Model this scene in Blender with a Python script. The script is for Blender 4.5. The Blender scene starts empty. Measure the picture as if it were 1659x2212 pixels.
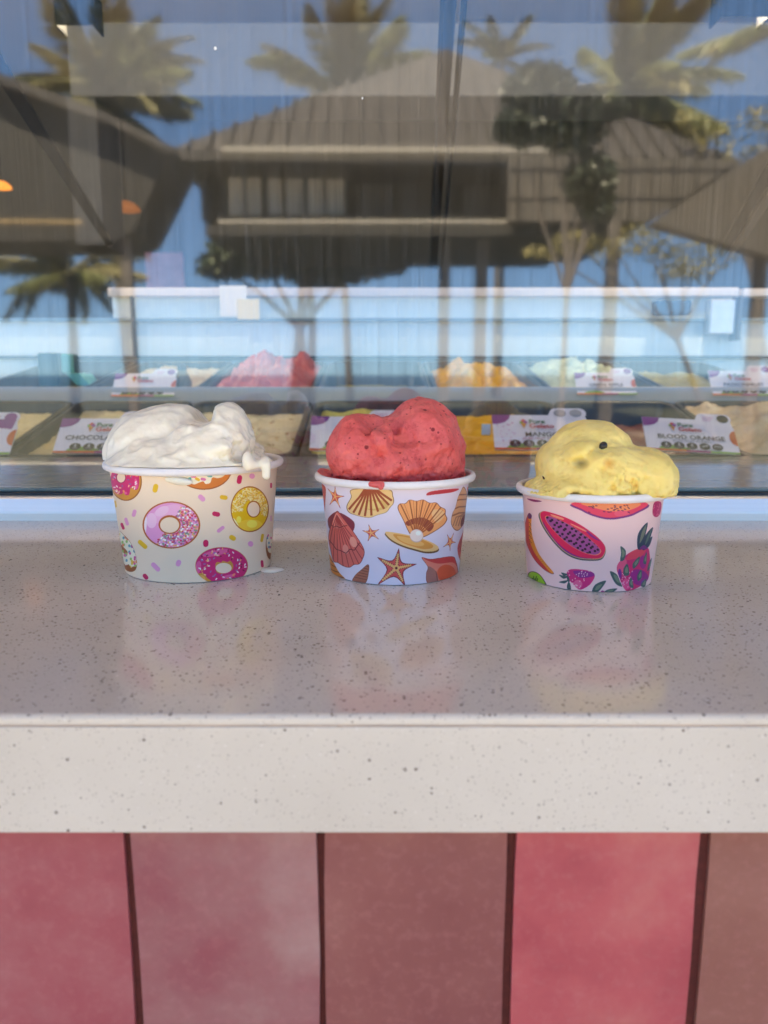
import bpy, math, random
import numpy as np
from mathutils import Vector, Matrix

random.seed(7); rng = np.random.default_rng(7)
SC = bpy.context.scene
COL = SC.collection
R = math.radians

# ------------------------------------------------------------------ camera, sky, sun, exposure
ZC = 1.05                       # height of the counter top
EYE = 0.118                     # lens above the counter
PITCH = R(10.1)
FPX, CX, CY = 1661.0, 829.5, 1106.0
CAMZ = ZC + EYE
YG = 0.640                      # plane of the display glass

cam_d = bpy.data.cameras.new('camera'); cam = bpy.data.objects.new('camera', cam_d); COL.objects.link(cam)
cam.location = (0, 0, CAMZ); cam.rotation_euler = (math.pi/2 - PITCH, 0, 0)
cam_d.sensor_fit = 'VERTICAL'; cam_d.sensor_height = 36.0; cam_d.sensor_width = 27.0
cam_d.lens = FPX/2212*36; cam_d.clip_start = 0.01; cam_d.clip_end = 20000
cam_d.dof.use_dof = True; cam_d.dof.focus_distance = 0.47; cam_d.dof.aperture_fstop = 9.4
SC.camera = cam

SUN_EL, SUN_AZ = R(62), R(-28)   # azimuth from +Y towards +X
w = bpy.data.worlds.new('World'); SC.world = w; w.use_nodes = True
wn = w.node_tree.nodes; wl = w.node_tree.links
sky = wn.new('ShaderNodeTexSky'); sky.sky_type = 'NISHITA'; sky.sun_disc = False
sky.sun_elevation = SUN_EL; sky.sun_rotation = SUN_AZ
sky.air_density = 0.6; sky.dust_density = 0.0; sky.ozone_density = 3.0; sky.altitude = 0
bg = wn['Background']; bg.inputs['Strength'].default_value = 0.10
gam = wn.new('ShaderNodeGamma'); gam.inputs[1].default_value = 0.6          # clear tropical sky: flatter from horizon to zenith
hue = wn.new('ShaderNodeMix'); hue.data_type = 'RGBA'; hue.blend_type = 'MULTIPLY'; hue.inputs[0].default_value = 1.0; hue.inputs[7].default_value = (.51, .87, 1.42, 1)
wl.new(sky.outputs[0], gam.inputs[0]); wl.new(gam.outputs[0], hue.inputs[6]); wl.new(hue.outputs[2], bg.inputs[0])

sun_d = bpy.data.lights.new('sun', 'SUN'); sun_d.energy = 4.6; sun_d.angle = R(0.5); sun_d.color = (1.0, 0.94, 0.86)
sun = bpy.data.objects.new('sun', sun_d); COL.objects.link(sun)
sdir = Vector((math.sin(SUN_AZ)*math.cos(SUN_EL), math.cos(SUN_AZ)*math.cos(SUN_EL), math.sin(SUN_EL)))
sun.rotation_euler = sdir.to_track_quat('Z', 'Y').to_euler()

vs = SC.view_settings
vs.view_transform = 'Standard'; vs.look = 'None'; vs.gamma = 1.0; vs.exposure = 2.88; vs.use_curve_mapping = False
vs.use_white_balance = True; vs.white_balance_temperature = 8700; vs.white_balance_tint = 5
SC.render.engine = 'CYCLES'
SC.cycles.max_bounces = 10; SC.cycles.diffuse_bounces = 4; SC.cycles.glossy_bounces = 5; SC.cycles.transparent_max_bounces = 16
SC.cycles.caustics_reflective = False; SC.cycles.caustics_refractive = False
SC.cycles.sample_clamp_indirect = 6.0
SC.cycles.use_denoising = True

# ------------------------------------------------------------------ rays through picture points
def ray(px, py):
    a = (px-CX)/FPX; b = (CY-py)/FPX
    return Vector((a, math.cos(PITCH)+b*math.sin(PITCH), -math.sin(PITCH)+b*math.cos(PITCH)))
def at_y(px, py, Y):
    d = ray(px, py); t = Y/d.y
    return Vector((d.x*t, Y, CAMZ+d.z*t))
def at_z(px, py, Z):
    d = ray(px, py); t = (Z-CAMZ)/d.z
    return Vector((d.x*t, d.y*t, Z))
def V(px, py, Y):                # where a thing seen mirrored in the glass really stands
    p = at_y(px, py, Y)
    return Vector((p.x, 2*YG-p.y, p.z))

# ------------------------------------------------------------------ materials
def lin(c):
    return tuple(((x/255)/12.92 if x/255 <= .04045 else ((x/255+.055)/1.055)**2.4) for x in c)
class M_:
    def __init__(s, name):
        s.m = bpy.data.materials.new(name); s.m.use_nodes = True
        s.t = s.m.node_tree; s.n = s.t.nodes; s.b = s.n['Principled BSDF']; s.out = s.n['Material Output']
        s._tc = None
    def N(s, typ, **kw):
        n = s.n.new(typ)
        for k, v in kw.items():
            if k.startswith('i_'):
                n.inputs[int(k[2:])].default_value = v
            else: setattr(n, k, v)
        return n
    def L(s, a, b): s.t.links.new(a, b)
    def tc(s, kind='Object'):
        if s._tc is None: s._tc = s.N('ShaderNodeTexCoord')
        return s._tc.outputs[kind]
    def mapped(s, scale, kind='Object'):
        mp = s.N('ShaderNodeMapping'); s.L(s.tc(kind), mp.inputs[0]); mp.inputs['Scale'].default_value = scale
        return mp.outputs[0]
    def noise(s, scale, detail=4, rough=.55, vec=None):
        n = s.N('ShaderNodeTexNoise'); s.L(vec or s.tc(), n.inputs['Vector'])
        n.inputs['Scale'].default_value = scale; n.inputs['Detail'].default_value = detail; n.inputs['Roughness'].default_value = rough
        return n.outputs[0]
    def ramp(s, fac, stops):
        r = s.N('ShaderNodeValToRGB'); s.L(fac, r.inputs[0]); e = r.color_ramp.elements
        while len(e) < len(stops): e.new(.5)
        for el, (p, c) in zip(e, stops): el.position = p; el.color = tuple(c)+(1,) if len(c) == 3 else c
        return r.outputs[0]
    def mix(s, fac, a, b, typ='MIX'):
        n = s.N('ShaderNodeMix', data_type='RGBA', blend_type=typ)
        for inp, v in ((n.inputs[0], fac), (n.inputs[6], a), (n.inputs[7], b)):
            if hasattr(v, 'is_linked') or hasattr(v, 'links'): s.L(v, inp)
            elif isinstance(v, (int, float)): inp.default_value = v
            else: inp.default_value = tuple(v)+(1,)
        return n.outputs[2]
    def math(s, op, a, b=0.0, clamp=False):
        n = s.N('ShaderNodeMath', operation=op, use_clamp=clamp)
        for inp, v in ((n.inputs[0], a), (n.inputs[1], b)):
            if hasattr(v, 'links'): s.L(v, inp)
            else: inp.default_value = v
        return n.outputs[0]
    def bump(s, h, strength, dist):
        n = s.N('ShaderNodeBump'); s.L(h, n.inputs['Height']); n.inputs['Strength'].default_value = strength
        n.inputs['Distance'].default_value = dist; s.L(n.outputs[0], s.b.inputs['Normal'])
    def set(s, **kw):
        for k, v in kw.items():
            i = s.b.inputs[k.replace('_', ' ')]
            if hasattr(v, 'links'): s.L(v, i)
            elif isinstance(v, (tuple, list)) and len(v) == 3 and i.type == 'RGBA': i.default_value = tuple(v)+(1,)
            else: i.default_value = v
        return s

def simple(name, c, rough=.5, metal=0.0, var=.0, vscale=20, bump=0.0, bscale=60, bdist=.002, spec=.5, emit=None, es=1.0):
    m = M_(name)
    if var:
        n = m.noise(vscale, 5, .6)
        col = m.ramp(n, [(.25, tuple(x*(1-var) for x in c)), (.75, tuple(min(1, x*(1+var)) for x in c))])
        m.set(Base_Color=col)
    else: m.set(Base_Color=c)
    m.set(Roughness=rough, Metallic=metal, Specular_IOR_Level=spec)
    if bump: m.bump(m.noise(bscale, 5, .6), bump, bdist)
    if emit: m.set(Emission_Color=emit, Emission_Strength=es)
    return m.m

# ------------------------------------------------------------------ mesh helpers
class MB:
    def __init__(s): s.v = []; s.f = []; s.mi = []; s.cur = 0
    def add(s, vs_, fs):
        o = len(s.v); s.v += [tuple(v) for v in vs_]
        for f in fs: s.f.append([i+o for i in f]); s.mi.append(s.cur)
        return s
    def box(s, lo, hi):
        x0, y0, z0 = lo; x1, y1, z1 = hi
        return s.add([(x0,y0,z0),(x1,y0,z0),(x1,y1,z0),(x0,y1,z0),(x0,y0,z1),(x1,y0,z1),(x1,y1,z1),(x0,y1,z1)],
                     [(0,3,2,1),(4,5,6,7),(0,1,5,4),(1,2,6,5),(2,3,7,6),(3,0,4,7)])
    def bar(s, a, b, wd, ht, up=(0,0,1)):
        a = Vector(a); b = Vector(b); d = (b-a).normalized(); u = Vector(up)
        if abs(d.dot(u)) > .98: u = Vector((0,1,0))
        r_ = d.cross(u).normalized(); u = r_.cross(d).normalized()
        vs_ = [p + r_*sx*wd/2 + u*sz*ht/2 for p in (a, b) for sx, sz in ((-1,-1),(1,-1),(1,1),(-1,1))]
        return s.add(vs_, [(0,1,2,3),(7,6,5,4),(0,4,5,1),(1,5,6,2),(2,6,7,3),(3,7,4,0)])
    def tube(s, pts, rad, n=8):
        pts = [Vector(p) for p in pts]
        if not hasattr(rad, '__len__'): rad = [rad]*len(pts)
        vs_ = []; fs = []
        for i, p in enumerate(pts):
            d = (pts[min(i+1, len(pts)-1)]-pts[max(i-1, 0)]).normalized()
            u = Vector((0,0,1)) if abs(d.z) < .95 else Vector((1,0,0))
            r_ = d.cross(u).normalized(); u = r_.cross(d)
            for k in range(n):
                a = 2*math.pi*k/n; vs_.append(p + (r_*math.cos(a)+u*math.sin(a))*rad[i])
        for i in range(len(pts)-1):
            for k in range(n):
                fs.append((i*n+k, i*n+(k+1)%n, (i+1)*n+(k+1)%n, (i+1)*n+k))
        fs.append(tuple(range(n))[::-1]); fs.append(tuple((len(pts)-1)*n+k for k in range(n)))
        return s.add(vs_, fs)
    def lathe(s, prof, n=64, c=(0,0,0), closed=False):
        vs_ = []; fs = []; m = len(prof)
        for r_, z in prof:
            for k in range(n):
                a = 2*math.pi*k/n; vs_.append((c[0]+r_*math.cos(a), c[1]+r_*math.sin(a), c[2]+z))
        for i in range(m if closed else m-1):
            j = (i+1) % m
            for k in range(n): fs.append((i*n+k, i*n+(k+1)%n, j*n+(k+1)%n, j*n+k))
        return s.add(vs_, fs)
    def prism(s, poly, off):       # poly: 3D points; off: extrusion vector
        n = len(poly); off = Vector(off)
        vs_ = [Vector(p) for p in poly] + [Vector(p)+off for p in poly]
        fs = [tuple(range(n)), tuple(range(2*n-1, n-1, -1))] + [(i, i+n, (i+1)%n+n, (i+1)%n) for i in range(n)]
        return s.add(vs_, fs)
    def loft(s, loops, close_last=True, close_first=False):
        n = len(loops[0]); vs_ = [p for l in loops for p in l]; fs = []
        for i in range(len(loops)-1):
            for k in range(n): fs.append((i*n+k, i*n+(k+1)%n, (i+1)*n+(k+1)%n, (i+1)*n+k))
        if close_last: fs.append(tuple((len(loops)-1)*n+k for k in range(n)))
        if close_first: fs.append(tuple(range(n))[::-1])
        return s.add(vs_, fs)
    def build(s, name, mats, parent=None, smooth=False, bevel=0.0, fix=True):
        me = bpy.data.meshes.new(name); me.from_pydata(s.v, [], s.f)
        if not isinstance(mats, (list, tuple)): mats = [mats]
        for m in mats: me.materials.append(m)
        if len(mats) > 1: me.polygons.foreach_set('material_index', s.mi)
        if fix:
            import bmesh
            bm = bmesh.new(); bm.from_mesh(me); bmesh.ops.recalc_face_normals(bm, faces=bm.faces); bm.to_mesh(me); bm.free()
        if smooth: me.polygons.foreach_set('use_smooth', [True]*len(me.polygons))
        me.update()
        o = bpy.data.objects.new(name, me); COL.objects.link(o)
        if parent is not None: o.parent = parent
        if bevel:
            b = o.modifiers.new('bevel', 'BEVEL'); b.width = bevel; b.segments = 3; b.limit_method = 'ANGLE'; b.angle_limit = R(40)
            me.polygons.foreach_set('use_smooth', [True]*len(me.polygons))
            o.modifiers.new('wn', 'WEIGHTED_NORMAL').keep_sharp = True
        return o
def tag(o, label=None, cat=None, group=None, kind=None):
    if label: o['label'] = label
    if cat: o['category'] = cat
    if group: o['group'] = group
    if kind: o['kind'] = kind
    return o
def empty(name, loc=(0,0,0)):
    o = bpy.data.objects.new(name, None); COL.objects.link(o); o.location = loc; o.empty_display_size = .02
    return o
def settle(root):                 # keep children where they were modelled in world space
    inv = Matrix.Translation(root.location).inverted()
    for c in root.children: c.matrix_parent_inverse = inv

# ------------------------------------------------------------------ the materials of the place
def stone_mat():
    m = M_('speckled_quartz')
    base = m.ramp(m.noise(9, 5, .6), [(.3, lin((198,187,175))), (.7, lin((209,199,188)))])
    def specks(scale, keep, size, col, prev, jit=1.0):
        vo = m.N('ShaderNodeTexVoronoi'); vo.inputs['Scale'].default_value = scale; m.L(m.tc(), vo.inputs['Vector'])
        d = vo.outputs['Distance']; sep = m.N('ShaderNodeSeparateColor'); m.L(vo.outputs['Color'], sep.inputs[0])
        sz = m.math('MULTIPLY', sep.outputs[1], size)
        inside = m.math('LESS_THAN', d, sz)
        pick = m.math('LESS_THAN', sep.outputs[0], keep)
        f = m.math('MULTIPLY', inside, pick)
        f = m.math('MULTIPLY', f, sep.outputs[2])
        return m.mix(f, prev, col)
    c = specks(620, .08, .34, lin((222,214,208)), base)
    c = specks(540, .26, .43, lin((96,78,72)), c)
    c = specks(800, .45, .45, lin((116,98,92)), c)
    c = specks(1150, .34, .45, lin((172,156,150)), c)
    m.set(Base_Color=c, Roughness=m.math('ADD', m.math('MULTIPLY', m.noise(40, 4), .05), .08), Specular_IOR_Level=.42)
    m.bump(m.noise(14, 3, .5), .03, .002)
    return m.m
STONE = stone_mat()
SEAM = simple('mitre_glue', lin((172,148,132)), .7, var=.3, vscale=45)
def tile_mat(i, c1, c2, c3):
    m = M_('glazed_tile_%s' % 'abcdefgh'[i])
    geo = m.N('ShaderNodeObjectInfo')
    ad = m.N('ShaderNodeVectorMath', operation='ADD'); m.L(m.tc(), ad.inputs[0])
    sc = m.N('ShaderNodeVectorMath', operation='SCALE'); m.L(geo.outputs['Location'], sc.inputs[0]); sc.inputs['Scale'].default_value = 3.1
    m.L(sc.outputs[0], ad.inputs[1]); v = ad.outputs[0]
    n1 = m.noise(16, 5, .62, v); n2 = m.noise(240, 3, .6, v); n3 = m.noise(60, 4, .7, v)
    c = m.ramp(n1, [(.32, c1), (.52, c2), (.7, c3)])
    c = m.mix(m.math('MULTIPLY', m.math('SUBTRACT', n2, .5), .7, True), c, lin((196,130,130)))
    c = m.mix(m.math('MULTIPLY', m.math('SUBTRACT', n3, .52), .45, True), c, lin((120,52,56)))
    m.set(Base_Color=c, Roughness=m.math('ADD', m.math('MULTIPLY', n3, .2), .24), Specular_IOR_Level=.42)
    m.bump(m.math('ADD', m.noise(22, 3, .5, v), m.math('MULTIPLY', n2, .05)), .3, .0016)
    return m.m
TILES = [tile_mat(0, lin((138,60,68)), lin((156,76,82)), lin((164,98,100))),
         tile_mat(1, lin((142,74,80)), lin((150,98,98)), lin((166,128,124))),
         tile_mat(2, lin((130,72,70)), lin((138,80,76)), lin((146,92,86))),
         tile_mat(3, lin((162,66,74)), lin((180,84,88)), lin((188,106,102))),
         tile_mat(4, lin((132,76,68)), lin((140,88,78)), lin((150,98,88)))]
GROUT = simple('dark_grout', lin((86,32,28)), .9, var=.25, vscale=400, bump=.4, bscale=900, bdist=.0006)
def metal_mat(name, c, rough, streak=(2, 160, 400), amt=.12):
    m = M_(name); n = m.noise(1.0, 4, .6, m.mapped(streak))
    m.set(Base_Color=m.ramp(n, [(.2, tuple(x*(1-amt) for x in c)), (.8, c)]), Metallic=1.0,
          Roughness=m.math('ADD', m.math('MULTIPLY', n, .12), rough))
    return m.m
ALU = metal_mat('satin_aluminium', (.93,.90,.86), .42)
STEEL = metal_mat('brushed_steel', (.40,.385,.37), .22, (3, 90, 90), .25)
STEEL_P = metal_mat('pale_steel', (.78,.76,.74), .34, (3, 90, 90), .15)
RUBBER = simple('black_rubber', (.018,.02,.022), .45, var=.3, vscale=60)
GLASS_EDGE = simple('green_glass_edge', lin((112,130,128)), .15, var=.4, vscale=18)
def glass_mat():
    m = M_('display_glass'); n = m.n; n.remove(m.b)
    tr = m.N('ShaderNodeBsdfTransparent'); tr.inputs[0].default_value = (.96,.985,.98,1)
    gl = m.N('ShaderNodeBsdfGlossy'); gl.inputs['Roughness'].default_value = 0.032; gl.inputs[0].default_value = (1,1,1,1)
    lw = m.N('ShaderNodeLayerWeight'); lw.inputs['Blend'].default_value = .5
    R0 = .185; fres = m.math('ADD', m.math('MULTIPLY', m.math('POWER', lw.outputs['Facing'], 5.0), 1-R0), R0)
    streak = m.noise(1.0, 5, .65, m.mapped((420, 1, 4)))
    fac = m.math('MULTIPLY', fres, m.math('ADD', m.math('MULTIPLY', streak, .9), .55))
    mx = m.N('ShaderNodeMixShader'); m.L(fac, mx.inputs[0]); m.L(tr.outputs[0], mx.inputs[1]); m.L(gl.outputs[0], mx.inputs[2])
    # dried wipe marks and dust
    df = m.N('ShaderNodeBsdfDiffuse'); df.inputs[0].default_value = (.75,.78,.8,1)
    s2 = m.noise(1.0, 6, .7, m.mapped((420, 1, 16))); s3 = m.noise(5, 3)
    dirt = m.math('MULTIPLY', m.math('MULTIPLY', m.math('SUBTRACT', s2, .46, True), .42), m.math('SUBTRACT', s3, .25, True))
    mx2 = m.N('ShaderNodeMixShader'); m.L(dirt, mx2.inputs[0]); m.L(mx.outputs[0], mx2.inputs[1]); m.L(df.outputs[0], mx2.inputs[2])
    m.L(mx2.outputs[0], m.out.inputs[0])
    return m.m
GLASS = glass_mat()
PAPER_W = simple('white_paper_board', lin((236,230,228)), .45, var=.03, vscale=60)

# ------------------------------------------------------------------ big structure: shop, ground, sea
ground = MB().add([(-300,-9,0),(300,-9,0),(300,9,0),(-300,9,0)], [(0,1,2,3)]).build('pavement', simple('pale_paving', (.46,.43,.39), .85, var=.12, vscale=1.5, bump=.3, bscale=8, bdist=.01))
tag(ground, kind='structure')
lawn = MB().add([(-400,-60,-.05),(400,-60,-.05),(400,-9,-.05),(-400,-9,-.05)], [(0,1,2,3)]).build('lawn', simple('dry_grass_ground', (.024,.028,.016), .95, var=.4, vscale=.6))
tag(lawn, kind='structure')
sea = MB().add([(-9000,-9000,-1.2),(9000,-9000,-1.2),(9000,-55,-1.2),(-9000,-55,-1.2)], [(0,1,2,3)]).build('sea', simple('sea_water', (.012,.045,.08), .35, bump=.4, bscale=.4, bdist=.3))
tag(sea, kind='structure')

WALLM = simple('shop_paint', (.10,.098,.097), .7, var=.12, vscale=3)
CEILM = simple('soffit_boards', (.66,.52,.40), .8, var=.05, vscale=2)
FLOORM = simple('shop_floor_vinyl', (.12,.12,.12), .4, var=.2, vscale=4)
def struct(name, lo, hi, mat): return tag(MB().box(lo, hi).build(name, mat), kind='structure')
struct('shop_floor', (-3.2, .75, .004), (3.2, 5.2, .02), FLOORM)
struct('shop_back_wall', (-3.2, 5.2, 0), (3.2, 5.35, 3.0), WALLM)
struct('shop_left_wall', (-3.4, .9, 0), (-3.2, 5.35, 3.0), WALLM)
struct('shop_right_wall', (3.2, .9, 0), (3.4, 5.35, 3.0), WALLM)
struct('shop_roof', (-3.6, -.55, 3.002), (3.6, 5.5, 3.2), CEILM)

# ------------------------------------------------------------------ the counter
YF = at_z(CX, 1545, ZC).y; YB = at_z(CX, 1125, ZC).y
ZB = at_y(CX, 1800, YF).z
counter = empty('counter', (0, YF, 0))
tag(counter, 'pale speckled stone counter with a glossy top and a deep front edge', 'counter')
TH = .0036
prof = [(YB, ZC), (YF+.0022, ZC)]
for k in range(1, 6):
    a = math.pi/2*k/5; prof.append((YF+.0022-.0022*math.sin(a), ZC-.0022+.0022*math.cos(a)))
prof += [(YF, ZC-TH), (YB, ZC-TH)]
MB().loft([[(-1.3, y, z) for y, z in prof], [(1.3, y, z) for y, z in prof]], True, True).build('countertop', STONE, counter)
MB().box((-1.3, YF+.0003, ZC-TH-.00078), (1.3, YF+.03, ZC-TH-.00002)).build('seam', SEAM, counter)
MB().box((-1.3, YF, ZB), (1.3, YF+.02, ZC-TH-.0008)).build('front_apron', STONE, counter, bevel=.0007)
MB().box((-1.3, YF+.021, ZB+.01), (1.3, YB, ZC-TH-.001)).build('core_board', simple('raw_board', (.3,.24,.18), .8, var=.2), counter)
settle(counter)

# tiled wall under the counter, every tile a part
YT = YF+.010
wall = MB().box((-1.3, YT-.0006, .06), (1.3, YT+.06, ZB+.012)).build('tiled_wall', GROUT)
tag(wall, 'counter wall of pink and brown glazed upright tiles with dark grout', 'wall')
xs = [at_y((a+b)/2, 1805, YT).x for a, b in ((272,289),(686,701),(1093,1115),(1508,1528))]
gw = [at_y(b, 1805, YT).x-at_y(a, 1805, YT).x for a, b in ((272,289),(686,701),(1093,1115),(1508,1528))]
pitch = (xs[-1]-xs[0])/3
edges = [xs[0]-pitch*k for k in range(6, 0, -1)] + xs + [xs[-1]+pitch*k for k in range(1, 7)]
gaps = [.0029]*6 + gw + [.003]*6
def tile_mesh(wd, ht, seed):
    r_ = random.Random(seed); nx, nz = 5, 7; th = .007
    P = []; 
    for j in range(nz):
        for i in range(nx):
            u = i/(nx-1); v_ = j/(nz-1)
            jx = r_.uniform(-.0005, .0005) if i in (0, nx-1) else 0
            P.append(((u-.5)*wd+jx, -th+ .0006*(2*u-1)**6 + r_.uniform(-.00012, .00012), (v_-.5)*ht))
    me = MB(); fs = [(j*nx+i, j*nx+i+1, (j+1)*nx+i+1, (j+1)*nx+i) for j in range(nz-1) for i in range(nx-1)]
    ring = [i for i in range(nx)] + [j*nx+nx-1 for j in range(1, nz)] + [(nz-1)*nx+i for i in range(nx-2, -1, -1)] + [j*nx for j in range(nz-2, 0, -1)]
    n0 = len(P); m = len(ring); P += [P[i] for i in ring] + [(P[i][0], .001, P[i][2]) for i in ring]
    fs += [(n0+k, n0+m+k, n0+m+(k+1)%m, n0+(k+1)%m) for k in range(m)]
    me.add(P, fs); return me
order = [2, 4, 3, 1, 2, 0, 1, 2, 3, 4, 0, 1, 3, 2, 4]
lean = {6: -.010, 7: .006, 8: -.003, 9: .004, 10: .006}
for row in range(2):
    ht = .200; zc = ZB+.008-ht/2-row*(ht+.003)
    for i in range(len(edges)-1):
        x0 = edges[i]+gaps[i]*.5; x1 = edges[i+1]-gaps[i+1]*.5
        k = order[i] if row == 0 else order[(i+4) % 15]
        t = tile_mesh(x1-x0, ht, i*7+row).build('tile', TILES[k], wall, smooth=True)
        t.location = ((x0+x1)/2, YT+.004, zc); t.rotation_euler = (0, lean.get(i, random.uniform(-.006, .006))*.35, random.uniform(-.003, .003))

# ------------------------------------------------------------------ the glass display freezer
case = empty('display_freezer', (0, YG, 0))
tag(case, 'glass fronted gelato display freezer with metal rail and steel deck behind the counter', 'display freezer')
zr = lambda py, y: at_y(CX, py, y).z
zt = zr(1071, YB+.012)
rail = [(YB, ZC-.001), (YB, ZC+.0060), (YB+.0004, ZC+.0078), (YB+.0012, ZC+.0095), (YB+.0048, zt-.0014), (YB+.0058, zt-.0004), (YB+.0075, zt), (YB+.034, zt), (YB+.034, ZC-.001)]
MB().loft([[(-1.5, y, z) for y, z in rail], [(1.5, y, z) for y, z in rail]], True, True).build('front_rail', ALU, case)
MB().box((-1.5, YB+.0135, zt-.001), (1.5, YG+.012, zt+.0028)).build('gasket', RUBBER, case, bevel=.0012)
MB().box((-1.5, YG-.004, zt+.0028), (1.5, YG+.004, zt+.0062)).build('glass_channel', GLASS_EDGE, case, bevel=.0012)
gp = MB().add([(-1.5, YG, zt+.0055), (1.5, YG, zt+.0055), (1.5, YG, 1.80), (-1.5, YG, 1.80)], [(0,1,2,3)]).build('glass_pane', GLASS, case)
ZL = ZC+.024
Y1 = at_z(CX, 986, ZL).y                        # far edge of the front ledge
MB().box((-.78, YG+.006, ZL-.01), (.80, Y1, ZL)).build('steel_ledge', STEEL, case, bevel=.0015)
YD = 1.155
zd0 = zr(862, YD); zd1 = zr(836, YD)
MB().box((-.78, YD, zd0-.03), (.80, YD+.012, zd1)).build('steel_divider', simple('pale_divider_paint', lin((206,194,186)), .35, var=.06), case, bevel=.0012)
YR = 1.50
WHITE_P = simple('pale_cabinet_panel', lin((228,236,234)), .4, var=.05, vscale=6)
WHITE_B = simple('white_beam', lin((226,216,214)), .4, var=.04, vscale=8)
xb0, xb1 = at_y(232, 630, YR).x, at_y(1597, 630, YR).x
MB().box((-.80, YR, ZC-.1), (.82, YR+.02, zr(691, YR))).build('rear_panel', WHITE_P, case, bevel=.002)
MB().box((-.80, YR-.012, zr(693, YR)-.002), (.82, YR-.0005, zr(688, YR))).build('rear_strip', simple('blue_grey_strip', lin((122,146,158)), .4, var=.1), case, bevel=.001)  # thin blue grey strip along the step of the rear panel
MB().box((-.80, YR-.010, zr(773, YR)-.002), (.82, YR-.0005, zr(769, YR))).build('rear_trim', simple('dark_trim', lin((66,80,88)), .4, var=.1), case, bevel=.001)
MB().box((xb0, YR+.022, zr(691, YR)), (xb1, YR+.03, zr(640, YR))).build('rear_door', WHITE_P, case, bevel=.002)
MB().box((xb0, YR+.0, zr(640, YR)), (xb1, YR+.04, zr(621, YR))).build('rear_beam', WHITE_B, case, bevel=.002)
MB().box((xb1+.008, YR+.0, zr(640, YR)), (xb1+.5, YR+.04, zr(623, YR))).build('rear_beam', WHITE_B, case, bevel=.002)
MB().box((at_y(1533,700,YR-.03).x, YR-.03, zr(722, YR-.03)), (at_y(1587,700,YR-.03).x, YR-.004, zr(646, YR-.03))).build('end_plate', STEEL_P, case, bevel=.003)
MB().box((at_y(1590,700,YR-.03).x, YR-.034, zr(735, YR-.03)), (at_y(1600,700,YR-.03).x, YR-.004, zr(640, YR-.03))).build('end_post', simple('bronze_post', (.09,.07,.05), .4, .6), case, bevel=.002)
MB().box((at_y(284,700,YR-.01).x, YR-.014, zr(770, YR-.01)), (at_y(292,700,YR-.01).x, YR-.004, zr(640, YR-.01))).build('end_post', simple('blue_post', lin((70,104,128)), .4), case, bevel=.002)
MB().box((-.79, YG+.01, ZC-.16), (-.775, YR, ZC+.10)).build('side_wall', STEEL_P, case)
MB().box((.795, YG+.01, ZC-.16), (.81, YR, ZC+.10)).build('side_wall', STEEL_P, case)
MB().box((-.775, YG+.01, ZC-.17), (.795, YR, ZC-.15)).build('cabinet_floor', STEEL, case)
FLECK = simple('paint_fleck', (.85,.85,.85), .6)
for fx, fy, fr_ in ((465,104,.0011),(783,212,.0006),(1236,1054,.0006)):
    p = at_y(fx, fy, YG-.0006); MB().prism([(p.x+fr_*math.cos(a), p.y, p.z+fr_*1.2*math.sin(a)) for a in [2*math.pi*k/9 for k in range(9)]], (0,.0004,0)).build('fleck', FLECK, case)
STRUT = simple('dark_strut', (.006,.008,.011), .6, .0, var=.2, spec=.15)
def strut(p, q, wd, dp, mat=STRUT): MB().bar(p, q, wd, dp, (0,1,0)).build('strut', mat, case, bevel=.0015)
strut(at_y(-25,108,.74), at_y(236,524,1.46), .011, .014)
strut(at_y(1690,318,.90), at_y(1546,572,1.42), .011, .014)
strut(at_y(1705,360,.90), at_y(1572,560,1.42), .006, .010, simple('brown_strut', (.06,.05,.04), .5))
strut(at_y(970,-25,.74), at_y(935,578,1.46), .0125, .014)
strut(at_y(1005,-25,.74), at_y(952,600,1.46), .0042, .010)
settle(case)

# ------------------------------------------------------------------ interior of the shop behind the freezer
def boxpix(name, px0, py0, px1, py1, Y, dp, mat, bevel=.004):
    a = at_y(px0, py0, Y); b = at_y(px1, py1, Y)
    return MB().box((a.x, Y, b.z), (b.x, Y+dp, a.z)).build(name, mat, bevel=bevel)
BULK = simple('bulkhead_paint', (.24,.245,.27), .6, var=.04, vscale=3)
o = boxpix('bulkhead', 142, 48, 2300, 207, 3.2, .3, BULK)
tag(o, 'pale plaster bulkhead hanging across the shop behind the display glass', 'bulkhead')
o = boxpix('pillar', 142, 207, 226, 530, 3.22, .25, simple('grey_pillar_paint', (.10,.10,.105), .6, var=.05), .004)
tag(o, 'grey square pillar under the left end of the pale bulkhead', 'pillar')

def sheet(px0, py0, px1, py1, Y, mat, name): 
    o = boxpix(name, px0, py0, px1, py1, Y, .0012, mat, 0); return o
tag(sheet(474, 617, 534, 684, YR-.0145, simple('white_notice_paper', lin((240,232,222)), .7), 'paper_notice'), 'white paper notice taped to the pale rear beam of the freezer', 'notice')
tag(sheet(512, 646, 561, 690, YR-.017, simple('cream_notice_paper', lin((246,226,178)), .7), 'paper_notice'), 'small cream paper notice overlapping the white one on the rear beam', 'notice')
o = boxpix('sensor_box', 1420, 646, 1494, 681, YR-.04, .035, simple('blue_grey_plastic', lin((58,88,112)), .25), .006)
tag(o, 'small dark blue sensor box under the rear beam of the freezer', 'sensor box')
post = boxpix('wall_poster', 312, 545, 398, 622, 5.15, .03, simple('pink_poster_print', lin((206,150,178)), .6, var=.3, vscale=6), .004)
tag(post, 'pink and pale blue poster on the dark shop back wall', 'poster')

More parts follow.
